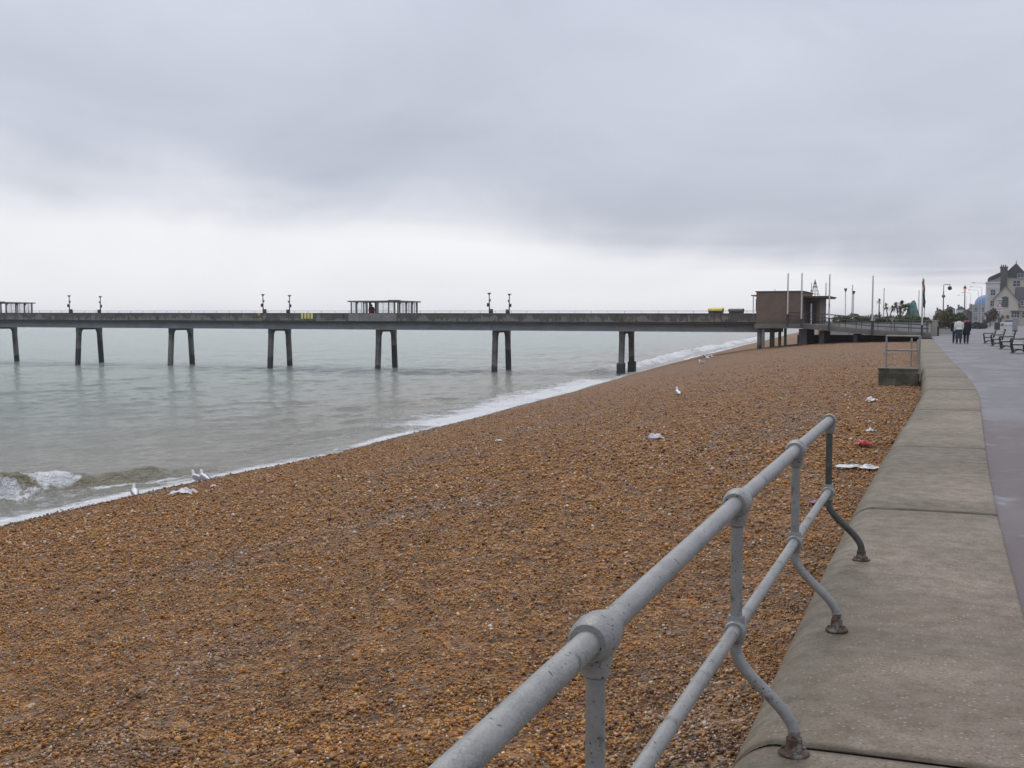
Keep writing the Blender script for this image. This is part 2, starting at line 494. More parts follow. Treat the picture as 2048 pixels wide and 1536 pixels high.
def brick_mat():
    m, k, b = principled('brick_wall')
    v = coords(k, False)
    sp = k.n('ShaderNodeSeparateXYZ')
    k.set(sp.inputs[0], v)
    cm = k.n('ShaderNodeCombineXYZ')
    k.set(cm.inputs[0], k.math('ADD', sp.outputs[0], sp.outputs[1]))
    k.set(cm.inputs[1], sp.outputs[2])
    br = k.n('ShaderNodeTexBrick')
    k.set(br.inputs['Vector'], cm.outputs[0])
    br.inputs['Color1'].default_value = (0.215, 0.142, 0.100, 1)
    br.inputs['Color2'].default_value = (0.165, 0.115, 0.086, 1)
    br.inputs['Mortar'].default_value = (0.19, 0.165, 0.15, 1)
    br.inputs['Scale'].default_value = 1.0
    br.inputs['Brick Width'].default_value = 0.225
    br.inputs['Row Height'].default_value = 0.075
    br.inputs['Mortar Size'].default_value = 0.008
    c = k.mix(k.rng(k.noise(v, 1.0, 5.0, 0.6), 0.4, 0.7, 0.0, 0.6), br.outputs['Color'], (0.130, 0.100, 0.084, 1))
    # green damp just above the slab
    low = k.math('ADD', sp.outputs[2], k.math('MULTIPLY', k.noise(v, 1.5, 3.0), 0.5))
    c = k.mix(k.rng(low, 0.75, 0.40, 0.0, 0.6), c, (0.095, 0.085, 0.062, 1))
    k.set(b.inputs['Base Color'], c)
    b.inputs['Roughness'].default_value = 0.85
    k.set(b.inputs['Normal'], k.bump(br.outputs['Fac'], 0.4, -0.01))


brick_mat()


def leg_mat():
    """pier columns: pale patched concrete above the tide line, dark weed below it"""
    m, k, b = principled('pier_leg')
    v = coords(k, False)
    sp = k.n('ShaderNodeSeparateXYZ')
    k.set(sp.inputs[0], v)
    oi = k.n('ShaderNodeObjectInfo').outputs['Random']
    vj = k.vmath('ADD', v, k.vmath('SCALE', (13.0, 57.0, 31.0), scale=oi))
    c = k.mix(k.rng(k.noise(vj, 0.8, 4.0), 0.35, 0.65), (0.105, 0.100, 0.098, 1), (0.21, 0.195, 0.175, 1))
    lev = k.math('ADD', sp.outputs[2], k.math('MULTIPLY', k.noise(vj, 0.7, 3.0), 1.2))
    lev = k.math('ADD', lev, k.math('MULTIPLY', oi, 2.6))
    c = k.mix(k.rng(lev, -0.2, -0.5), c, (0.045, 0.045, 0.042, 1))
    k.set(b.inputs['Base Color'], c)
    b.inputs['Roughness'].default_value = 0.8


leg_mat()


# ------------------------------------------------------------------ numeric noise
def vnoise(x, y, seed=0):
    x = np.asarray(x, float)
    y = np.asarray(y, float)
    xi = np.floor(x).astype(np.int64)
    yi = np.floor(y).astype(np.int64)
    fx = x - xi
    fy = y - yi
    fx = fx * fx * (3 - 2 * fx)
    fy = fy * fy * (3 - 2 * fy)

    def h(a, b):
        n = (a * 374761393 + b * 668265263 + seed * 1442695041) & 0x7fffffff
        n = ((n ^ (n >> 13)) * 1274126177) & 0x7fffffff
        return ((n ^ (n >> 16)) & 0xffff) / 65535.0
    return (h(xi, yi) * (1 - fx) + h(xi + 1, yi) * fx) * (1 - fy) + (h(xi, yi + 1) * (1 - fx) + h(xi + 1, yi + 1) * fx) * fy


def fbm(x, y, oct=4, seed=0, gain=0.5):
    t = 0
    a = 1.0
    s_ = 0
    for i in range(oct):
        t = t + a * vnoise(x * 2 ** i, y * 2 ** i, seed + i * 17)
        s_ += a
        a *= gain
    return t / s_


def sstep(a, b, x):
    t = np.clip((x - a) / (b - a), 0, 1)
    return t * t * (3 - 2 * t)


# ------------------------------------------------------------------ mesh helpers
class MB:
    """collects simple shapes; build() links them as one mesh object"""
    def __init__(self):
        self.v = []
        self.f = []

    def add(self, vs, fs):
        o = len(self.v)
        self.v += [tuple(p) for p in vs]
        self.f += [tuple(o + i for i in q) for q in fs]
        return self

    def box(self, x0, x1, y0, y1, z0, z1, bev=0.0):
        if bev <= 0:
            v = [(x, y, z) for z in (z0, z1) for y in (y0, y1) for x in (x0, x1)]
            return self.add(v, [(0, 2, 3, 1), (4, 5, 7, 6), (0, 1, 5, 4), (2, 6, 7, 3), (0, 4, 6, 2), (1, 3, 7, 5)])
        b = bev
        def ring(z, i):
            return [(x0 + i + b, y0 + i, z), (x1 - i - b, y0 + i, z), (x1 - i, y0 + i + b, z), (x1 - i, y1 - i - b, z),
                    (x1 - i - b, y1 - i, z), (x0 + i + b, y1 - i, z), (x0 + i, y1 - i - b, z), (x0 + i, y0 + i + b, z)]
        return self.loft([ring(z0, b * 0.7), ring(z0 + b, 0), ring(z1 - b, 0), ring(z1, b * 0.7)])

    def loft(self, rings, cap=True, closed=True):
        n = len(rings[0])
        v = [p for r in rings for p in r]
        f = []
        for i in range(len(rings) - 1):
            for j in range(n if closed else n - 1):
                a, b = i * n + j, i * n + (j + 1) % n
                f.append((a, b, b + n, a + n))
        if cap:
            f.append(tuple(reversed(range(n))))
            f.append(tuple(range((len(rings) - 1) * n, len(rings) * n)))
        return self.add(v, f)

    def tube(self, pts, r, n=10, cap=True):
        pts = [Vector(p) for p in pts]
        rr = r if isinstance(r, (list, tuple)) else [r] * len(pts)
        rings = []
        ref = None
        for i, p in enumerate(pts):
            t = (pts[min(i + 1, len(pts) - 1)] - pts[max(i - 1, 0)]).normalized()
            if ref is None:
                ref = Vector((0, 0, 1)) if abs(t.z) < 0.9 else Vector((1, 0, 0))
            u = (ref - t * ref.dot(t)).normalized()
            ref = u
            w = t.cross(u)
            rings.append([p + (u * math.cos(2 * math.pi * j / n) + w * math.sin(2 * math.pi * j / n)) * rr[i] for j in range(n)])
        return self.loft(rings, cap)

    def lathe(self, prof, c=(0, 0, 0), axis='z', n=14):
        """prof: (radius, height) pairs"""
        rings = []
        for r_, h in prof:
            ring = []
            for j in range(n):
                a, b = r_ * math.cos(2 * math.pi * j / n), r_ * math.sin(2 * math.pi * j / n)
                p = {'z': (a, b, h), 'y': (b, h, a), 'x': (h, a, b)}[axis]
                ring.append((c[0] + p[0], c[1] + p[1], c[2] + p[2]))
            rings.append(ring)
        return self.loft(rings)

    def prism(self, poly, y0, y1, axis='y'):
        """polygon in the plane across the axis, extruded along it"""
        def P(a, b, h):
            return {'y': (a, h, b), 'x': (h, a, b), 'z': (a, b, h)}[axis]
        n = len(poly)
        v = [P(a, b, y0) for a, b in poly] + [P(a, b, y1) for a, b in poly]
        f = [tuple(range(n)), tuple(reversed(range(n, 2 * n)))]
        f += [(i, i + n, (i + 1) % n + n, (i + 1) % n) for i in range(n)]
        return self.add(v, f)

    def data(self, name, m, smooth=False):
        me = bpy.data.meshes.new(name)
        me.from_pydata(self.v, [], self.f)
        import bmesh
        bm = bmesh.new()
        bm.from_mesh(me)
        bmesh.ops.recalc_face_normals(bm, faces=bm.faces)
        bm.to_mesh(me)
        bm.free()
        me.materials.append(MATS[m])
        if smooth:
            me.polygons.foreach_set('use_smooth', [True] * len(me.polygons))
            me.set_sharp_from_angle(angle=R(40))
        return me

    def build(self, name, m, parent=None, smooth=False, loc=(0, 0, 0)):
        o = bpy.data.objects.new(name, self.data(name, m, smooth))
        COL.objects.link(o)
        o.parent = parent
        o.location = loc
        return o


def tag(o, label=None, cat=None, group=None, kind=None):
    for k_, v_ in (('label', label), ('category', cat), ('group', group), ('kind', kind)):
        if v_:
            o[k_] = v_
    return o


def thing(name, label, cat, loc=(0, 0, 0), rz=0.0, group=None):
    o = bpy.data.objects.new(name, None)
    o.empty_display_size = 0.2
    COL.objects.link(o)
    o.location = loc
    o.rotation_euler = (0, 0, rz)
    return tag(o, label, cat, group)


def inst(name, me, parent, loc=(0, 0, 0), rz=0.0, scale=None):
    o = bpy.data.objects.new(name, me)
    COL.objects.link(o)
    o.parent = parent
    o.location = loc
    o.rotation_euler = (0, 0, rz)
    if scale:
        o.scale = scale
    return o


def dup(root, loc, rz=0.0, label=None, group=None, scale=None):
    def cp(o, par):
        c = o.copy()
        COL.objects.link(c)
        c.parent = par
        for ch in kids.get(o.name, []):
            cp(ch, c)
        return c
    kids = {}
    for o in bpy.data.objects:
        if o.parent:
            kids.setdefault(o.parent.name, []).append(o)
    r_ = cp(root, None)
    r_.location = loc
    r_.rotation_euler = (0, 0, rz)
    if scale:
        r_.scale = scale
    if label:
        r_['label'] = label
    if group:
        r_['group'] = group
    return r_


def np_mesh(name, verts, faces, m, smooth=True, attrs=None, parent=None):
    """mesh from numpy arrays; faces is (n, 3) or (n, 4)"""
    me = bpy.data.meshes.new(name)
    nv, (nf, k_) = len(verts), faces.shape
    me.vertices.add(nv)
    me.vertices.foreach_set('co', np.ascontiguousarray(verts, dtype=np.float32).ravel())
    me.loops.add(nf * k_)
    me.loops.foreach_set('vertex_index', np.ascontiguousarray(faces, dtype=np.int32).ravel())
    me.polygons.add(nf)
    me.polygons.foreach_set('loop_start', np.arange(0, nf * k_, k_, dtype=np.int32))
    me.polygons.foreach_set('loop_total', np.full(nf, k_, dtype=np.int32))
    if smooth:
        me.polygons.foreach_set('use_smooth', np.ones(nf, dtype=bool))
    me.update(calc_edges=True)
    for an, arr in (attrs or {}).items():
        a = me.attributes.new(an, 'FLOAT', 'POINT')
        a.data.foreach_set('value', np.ascontiguousarray(arr, dtype=np.float32))
    me.materials.append(MATS[m])
    o = bpy.data.objects.new(name, me)
    COL.objects.link(o)
    o.parent = parent
    return o


def grid_faces(nr, nc):
    i = np.arange(nr - 1)[:, None] * nc + np.arange(nc - 1)[None, :]
    return np.stack([i, i + 1, i + 1 + nc, i + nc], -1).reshape(-1, 4)


# ------------------------------------------------------------------ terrain lines
SEA_Z = -3.4
WALL_W = 1.16
_wy = [-30, 9.65, 14.5, 20, 24, 27.5, 34.5, 45.7, 62.3, 82, 96, 150, 400, 2000]
_wx = [0.44, 0.42, 0.49, 0.60, 0.69, 0.71, 0.60, 0.28, -0.09, -0.54, -0.9, -1.2, -6, -60]


def wall_x(Y):
    Y = np.asarray(Y, float)
    return (np.interp(Y - 2, _wy, _wx) + np.interp(Y, _wy, _wx) + np.interp(Y + 2, _wy, _wx)) / 3


def shore_x(Y):
    b = np.interp(Y, [-400, 20, 36, 48.6, 81.6, 105.6, 145.6, 220.5, 400, 2000, 30000], [-24, -21.1, -21.1, -21.8, -24.6, -26.8, -30.3, -36.1, -50, -170, -170])
    return b + (fbm(np.asarray(Y, float) / 9.0, np.zeros_like(np.asarray(Y, float)) + 3.3, 3, 5) - 0.5) * 0.9


def beach_z(X, Y):
    xw = np.where(np.asarray(Y) > 100, -2.0, wall_x(Y) - WALL_W)
    xs = shore_x(Y)
    zw = np.interp(Y, [0, 10, 37, 97, 200], [-0.78, -0.72, -0.50, -0.25, -0.25])
    ex = np.interp(Y, [0, 40, 97, 200], [1.35, 1.55, 2.3, 2.3])
    t = (xw - X) / (xw - xs)
    tp = np.clip(t, 0, 1)
    z = zw + (SEA_Z - zw) * tp ** ex
    z = np.maximum(z - np.clip(t - 1, 0, 50) * (xw - xs) * 0.16, -8.0)
    und = (fbm(np.asarray(X) / 1.7, np.asarray(Y) / 2.3, 4, 21) - 0.5) * 0.16 + (fbm(np.asarray(X) / 0.45, np.asarray(Y) / 0.5, 3, 31) - 0.5) * 0.095
    return z + und * np.clip(1.15 - tp, 0.1, 1)


# ------------------------------------------------------------------ the beach
def build_beach():
    ys = np.concatenate([np.arange(-6, 14, 0.25), np.arange(14, 45, 0.3), np.arange(45, 120, 0.8), np.arange(120, 260, 3), np.geomspace(260, 2600, 24)])
    us = np.concatenate([np.linspace(-0.10, 0.0, 4)[:-1], np.linspace(0, 1.12, 190), np.array([1.3, 1.7, 2.5, 4])])
    Y, Uu = np.meshgrid(ys, us, indexing='ij')
    xw = np.where(Y > 100, -2.0, wall_x(Y) - WALL_W)
    X = xw + (shore_x(Y) - xw) * Uu
    Z = beach_z(X, Y)
    V = np.stack([X, Y, Z], -1).reshape(-1, 3)
    o = np_mesh('beach', V, grid_faces(len(ys), len(us)), 'shingle_bed')
    return tag(o, kind='structure', label='orange brown shingle beach sloping down to the sea')


beach = build_beach()


def build_pebbles():
    """single flint pebbles lying on the near beach"""
    yw, pt = R(YAW), R(PITCH)
    F = np.array([-math.sin(yw) * math.cos(pt), math.cos(yw) * math.cos(pt), -math.sin(pt)])
    Rr = np.array([math.cos(yw), math.sin(yw), 0])
    Up = np.cross(Rr, F)
    n = 4300000
    X = RNG.uniform(-26.7, -0.40, n)
    Y = RNG.uniform(1.5, 70, n)
    ok = (X > shore_x(Y) - 0.2) & (X < wall_x(Y) - WALL_W + 0.02)
    X, Y = X[ok], Y[ok]
    Z = beach_z(X, Y)
    P = np.stack([X, Y, Z - CAM_Z], -1)
    D = P @ F
    u = (P @ Rr) / D * 1.0987
    v = (P @ Up) / D * 1.0987
    ok = (D > 2) & (u > -0.74) & (u < 0.60) & (v > -0.52) & (v < 0.4)
    area_density = n / (26.3 * 68.5)
    want = 2050.0 * np.clip((7.4 / np.maximum(D, 1)) ** 2.0, 0, 1)
    ok &= RNG.uniform(0, 1, len(X)) < want / area_density
    ok &= RNG.uniform(0, 1, len(X)) < np.clip((72 - D) / 30, 0, 1)
    X, Y, Z, D = X[ok], Y[ok], Z[ok], D[ok]
    t = (1 + 5 ** 0.5) / 2
    ico = np.array([(-1, t, 0), (1, t, 0), (-1, -t, 0), (1, -t, 0), (0, -1, t), (0, 1, t), (0, -1, -t), (0, 1, -t), (t, 0, -1), (t, 0, 1), (-t, 0, -1), (-t, 0, 1)])
    ico /= np.linalg.norm(ico[0])
    ifc = np.array([(0, 11, 5), (0, 5, 1), (0, 1, 7), (0, 7, 10), (0, 10, 11), (1, 5, 9), (5, 11, 4), (11, 10, 2), (10, 7, 6), (7, 1, 8),
                    (3, 9, 4), (3, 4, 2), (3, 2, 6), (3, 6, 8), (3, 8, 9), (4, 9, 5), (2, 4, 11), (6, 2, 10), (8, 6, 7), (9, 8, 1)])
    octa = np.array([(1, 0, 0), (0, 1, 0), (-1, 0, 0), (0, -1, 0), (0, 0, 1), (0, 0, -1)], float)
    ofc = np.array([(0, 1, 4), (1, 2, 4), (2, 3, 4), (3, 0, 4), (1, 0, 5), (2, 1, 5), (3, 2, 5), (0, 3, 5)])

    def rot(p, ang, i, j):
        c, s_ = np.cos(ang)[:, None], np.sin(ang)[:, None]
        q = p.copy()
        q[:, :, i] = p[:, :, i] * c - p[:, :, j] * s_
        q[:, :, j] = p[:, :, i] * s_ + p[:, :, j] * c
        return q

    def lay(sel, tmpl, fc):
        X_, Y_, Z_, D_ = X[sel], Y[sel], Z[sel], D[sel]
        n = len(X_)
        L = 0.0083 * np.exp(RNG.normal(0, 0.38, n)) * np.clip(D_ / 8.4, 1.0, 2.4)
        L = np.minimum(L, 0.050)
        ab = RNG.uniform(0.58, 0.95, n)
        cc = RNG.uniform(0.40, 0.75, n)
        m_ = len(tmpl)
        base = tmpl[None] * (1 + RNG.normal(0, 0.10, (n, m_, 1)))
        base = base * np.stack([L, L * ab, L * cc], -1)[:, None, :]
        tx, ty, tz = RNG.normal(0, 0.45, n), RNG.normal(0, 0.45, n), RNG.uniform(0, 6.283, n)
        base = rot(rot(rot(base, tx, 1, 2), ty, 0, 2), tz, 0, 1)
        base += np.stack([X_, Y_, Z_ + L * cc * RNG.uniform(0.1, 1.5, n)], -1)[:, None, :]
        faces = (fc[None] + (np.arange(n) * m_)[:, None, None]).reshape(-1, 3)
        rnd = np.repeat(RNG.uniform(0, 1, n), m_)
        o = np_mesh('pebbles', base.reshape(-1, 3), faces, 'pebble', True, {'rnd': rnd}, parent=beach)
        tag(o, kind='stuff')
    lay(D < 7.4, ico, ifc)
    lay(D >= 7.4, octa, ofc)


build_pebbles()


# ------------------------------------------------------------------ the sea
def build_sea():
    ys = np.concatenate([-np.geomspace(4000, 20, 14), np.arange(-10, 12, 2.0), np.arange(12, 45, 0.12), np.arange(45, 112, 0.33), np.arange(112, 260, 1.0), np.geomspace(260, 26000, 46)])
    os_ = np.concatenate([np.arange(-2.4, 8, 0.10), np.arange(8, 40, 0.33), np.arange(40, 150, 1.0), np.geomspace(150, 26000, 40)])
    Y, O = np.meshgrid(ys, os_, indexing='ij')
    X = shore_x(Y) - O
    near = np.clip(1 - (O - 30) / 120, 0, 1) * np.clip(1 - (Y - 140) / 130, 0, 1) * sstep(-0.5, 3.0, O)
    chop = (fbm(X / 1.6, Y / 2.6, 4, 41) - 0.5) * 0.20 + (fbm(X / 5.0, Y / 9.0, 3, 43) - 0.5) * 0.18
    bar = np.exp(-((Y - 95) / 6.0) ** 2) * sstep(8, 20, O)
    chop = chop * (1 + 1.2 * bar)
    Z = SEA_Z + chop * near
    foam = np.zeros_like(X)
    fn = fbm(X / 0.9, Y / 0.9, 4, 61)
    fl = fbm(X / 3.0, Y / 6.0, 3, 67)
    # thin lace along the water's edge
    ew = 0.75 + 1.2 * sstep(0.45, 0.75, fbm(Y / 7.0, O * 0 + 1.7, 3, 71))
    foam = np.maximum(foam, np.exp(-((O - 0.15) / ew) ** 2) * (0.55 + 0.8 * (fl - 0.3)))
    # spent swash between 45 and 95 m
    win = sstep(40, 50, Y) * (1 - sstep(88, 97, Y))
    foam = np.maximum(foam, win * (1 - sstep(1.0, 6.5, O + (fl - 0.5) * 5)) * (0.62 + 0.55 * fl + 0.5 * (fn - 0.5)))
    # small broken patches further in
    win = sstep(27, 32, Y) * (1 - sstep(44, 52, Y))
    foam = np.maximum(foam, win * np.exp(-((O - 2.6) / 1.1) ** 2) * (0.1 + 0.9 * sstep(0.48, 0.66, fn)) * 0.36)
    # whitewater beyond the pier
    win = sstep(96, 108, Y) * (1 - sstep(250, 420, Y) * 0.6)
    oc = 3.2 + (fbm(Y / 14.0, O * 0 + 5.1, 3, 73) - 0.5) * 3.0
    brk = win * np.exp(-((O - oc) / 2.0) ** 2)
    foam = np.maximum(foam, brk * (0.55 + 0.6 * fl))
    foam = np.maximum(foam, win * (1 - sstep(oc - 1, oc + 0.5, O)) * 0.42)
    Z = Z + 0.40 * win * np.exp(-((O - oc - 0.4) / 0.9) ** 2) * (0.6 + 0.8 * fn)
    # a wave breaking at the left, its crest running slantwise to the shore
    oc = np.interp(Y, [14, 20, 24.5, 28.5, 33], [5.2, 4.4, 3.5, 2.2, 1.2]) + (fbm(Y / 1.6, O * 0 + 9.1, 3, 79) - 0.5) * 0.7
    hw = np.interp(Y, [13, 16, 21, 24, 26, 29, 32], [0.3, 0.55, 0.62, 0.55, 0.42, 0.30, 0.0]) * (0.45 + 1.1 * fbm(Y / 0.9, O * 0 + 2.2, 3, 83))
    c = O - oc
    prof = np.where(c > 0, np.exp(-(np.abs(c) / 1.7) ** 1.4), np.exp(-(np.abs(c) / 0.42) ** 2))
    Z = Z + hw * prof
    roll = 1 - sstep(24.0, 25.2, Y + (fn - 0.5) * 2)
    tumbling = roll * np.exp(-((c + 0.55) / 0.75) ** 2)
    foam = np.maximum(foam, tumbling * (0.55 + 0.9 * (fbm(X / 0.5, Y / 0.5, 4, 93) - 0.25)))
    Z = Z + tumbling * (fbm(X / 0.30, Y / 0.30, 4, 91, 0.65) - 0.35) * 0.75
    crest = sstep(13, 17, Y) * (1 - sstep(25.2, 26.5, Y)) * np.exp(-((c - 0.10) / 0.13) ** 2)
    foam = np.maximum(foam, crest * (0.3 + 0.8 * sstep(0.4, 0.6, fn)))
    back = sstep(13, 17, Y) * (1 - sstep(26.5, 28, Y)) * np.exp(-((c - 1.0) / 0.9) ** 2) * (1 - sstep(0.012, 0.05, np.abs(fbm(X / 0.8, Y / 1.5, 3, 101) - 0.5)))
    foam = np.maximum(foam, back * 0.9)
    base = sstep(20, 23, Y) * (1 - sstep(28.5, 30.5, Y)) * np.exp(-((c + 0.95 + (fn - 0.5) * 0.5) / 0.16) ** 2)
    foam = np.maximum(foam, base * 0.75)
    streak = sstep(20, 23, Y) * (1 - sstep(26, 28, Y)) * np.exp(-((c + 0.2) / 0.5) ** 2) * sstep(0.55, 0.62, fbm(X / 0.5, Y / 1.6, 3, 97))
    foam = np.maximum(foam, streak * 0.8)
    Z = Z + 0.22 * sstep(15, 20, Y) * (1 - sstep(25, 28, Y)) * np.exp(-((c - 1.5) / 0.45) ** 2) * sstep(0.3, 0.6, fl)
    wash = sstep(13, 17, Y) * (1 - sstep(30, 36, Y)) * (c < -0.7) * sstep(0.44, 0.66, fl) * 0.48
    foam = np.maximum(foam, wash)
    foam = foam * (near > -1) * np.clip(1 - (Y - 500) / 500, 0, 1)
    shallow = np.clip(np.exp(-np.clip(O, 0, None) / 16.0) * 1.05 + 0.35 * np.exp(-np.clip(O, 0, None) / 70.0), 0, 1)
    # a low wave face is thin and shows the stirred-up shingle
    murk = np.clip(hw * 2.2, 0, 1) * np.exp(-((c - 0.1) / 0.85) ** 2) * 1.0
    V = np.stack([X, Y, Z], -1).reshape(-1, 3)
    o = np_mesh('sea', V, grid_faces(len(ys), len(os_)), 'sea_water', True, {'foam': foam.ravel(), 'shallow': shallow.ravel(), 'murk': murk.ravel()})
    tag(o, kind='structure', label='grey green sea with small breakers at the shingle')


build_sea()


# ------------------------------------------------------------------ promenade and land
def build_promenade():
    ys = np.concatenate([np.arange(-25, 60, 0.5), np.arange(60, 120, 2.0), np.geomspace(120, 700, 30)])
    offs = np.array([0.0, 0.08, 0.2, 0.38, 0.6, 1.0, 2, 4, 8, 16, 40])
    Y, O = np.meshgrid(ys, offs, indexing='ij')
    X = wall_x(Y) + 0.003 + O
    Z = np.full_like(X, -0.03) - 0.012 * np.exp(-((O - 0.12) / 0.12) ** 2)
    gut = np.exp(-((O - 0.06) / 0.16) ** 2)
    V = np.stack([X, Y, Z], -1).reshape(-1, 3)
    o = np_mesh('promenade', V, grid_faces(len(ys), len(offs)), 'promenade_tarmac', True, {'gutter': gut.ravel()})
    tag(o, kind='structure', label='damp tarmac promenade behind the sea wall')
    mb = MB()
    mb.box(38, 9000, -4000, 9000, -6, -0.06)
    mb.box(-70, 37.9, 900, 9000, -6, -0.3)
    o = mb.build('ground', 'soil')
    tag(o, kind='structure')


build_promenade()


def build_sea_wall():
    root = thing('sea_wall', 'low wide concrete sea wall with a rounded seaward edge', 'sea wall', (0, 0, 0))
    cuts = [-7.0, -1.4, 4.12, 9.65, 14.57, 20.62, 26.77, 32.6, 38.4, 44.4, 50.5, 56.5, 62.6, 68.7, 74.8, 80.9, 87.0, 95.5]
    arc = [(-WALL_W + 0.22 - 0.22 * math.sin(R(t)), -0.25 + 0.25 * math.cos(R(t))) for t in range(8, 91, 8)] + [(-WALL_W, -0.30)]
    prof = [(-0.0, -0.7), (0.0, -0.016), (-0.005, -0.005), (-0.016, 0.0), (-0.20, 0.003), (-0.40, 0.004), (-0.70, 0.003), (-0.90, 0.0)] + arc + [(-WALL_W - 0.01, -0.7), (-WALL_W - 0.02, -2.2)]
    nose = [0.0] * 6 + [0.15, 0.45] + [min(1.0, 0.55 + 0.09 * i) for i in range(len(arc))] + [1.0, 1.0]
    n = len(prof)
    for i in range(len(cuts) - 1):
        gap = 0.010 if i == 2 else 0.006
        if i == 1:
            g0, g1 = 0.015, 0.018
        elif i == 2:
            g0, g1 = 0.018, 0.019
        else:
            g0 = g1 = 0.020
        y0, y1 = cuts[i] + g0, cuts[i + 1] - g1
        st = max(3, int((y1 - y0) / 0.12) if i in (1, 2) else int((y1 - y0) / 0.6))
        yy = [y0 - 0.0, y0 + 0.012] + list(np.linspace(y0 + 0.05, y1 - 0.05, st)) + [y1 - 0.012, y1]
        V = []
        for j, y in enumerate(yy):
            drop = (0.012 if i > 2 else 0.009) if j in (0, len(yy) - 1) else (0.0015 if j in (1, len(yy) - 2) else 0.0)
            ragged = 0.0
            if j == 0 or j == len(yy) - 1:
                ragged = 1.0
            wx = float(wall_x(y))
            for q, (a, b) in enumerate(prof):
                ye = y
                if ragged and i in (1, 2):
                    ye = y + (random.random() - 0.5) * 0.012
                V.append((wx + a, ye, b - drop + (0.0025 * math.sin(y * 1.7 + i) if b > -0.3 else 0)))
        V = np.array(V)
        F = grid_faces(len(yy), n)
        caps = []
        o = np_mesh('wall_block', V, F[:, ::-1], 'sea_wall_concrete', True, {'nose': np.tile(np.array(nose), len(yy)), 'joint': np.repeat(np.array([1.0, 1.0, 0.35 if i > 2 else 0.0] + [0.0] * (len(yy) - 6) + [0.35 if i > 2 else 0.0, 1.0, 1.0]), n)}, parent=root)
        # ends of the block
        e = MB()
        e.add([tuple(p) for p in V[:n]], [tuple(range(n))])
        e.add([tuple(p) for p in V[-n:]], [tuple(range(n))])
        e.build('end_face', 'joint_fill', o)
    # compressed filler in the joint beside the nearest railing post
    mb = MB()
    y = 4.12
    wx = float(wall_x(y))
    for q in range(1, n - 3):
        (a0, b0), (a1, b1) = prof[q], prof[q + 1]
        m_ = max(1, int(math.hypot(a1 - a0, b1 - b0) / 0.03))
        for t in range(m_):
            u0 = t / m_
            a, b = a0 + (a1 - a0) * u0, b0 + (b1 - b0) * u0
            if random.random() < 0.35:
                continue
            rr = 0.006 + 0.007 * random.random()
            mb.lathe([(0.001, -rr), (rr, -rr * 0.3), (rr * 0.8, rr * 0.4), (0.001, rr * 0.7)], (wx + a, y + (random.random() - 0.5) * 0.014, b - 0.014 - 0.006 * random.random()), n=5)
    fl = mb.build('joint_filler', 'joint_fill', root)
    tag(fl, kind='stuff')


build_sea_wall()


# ------------------------------------------------------------------ the near railing
RAIL_X = -0.68
POSTS = [0.54, 2.27, 4.03, 5.74, 7.50]


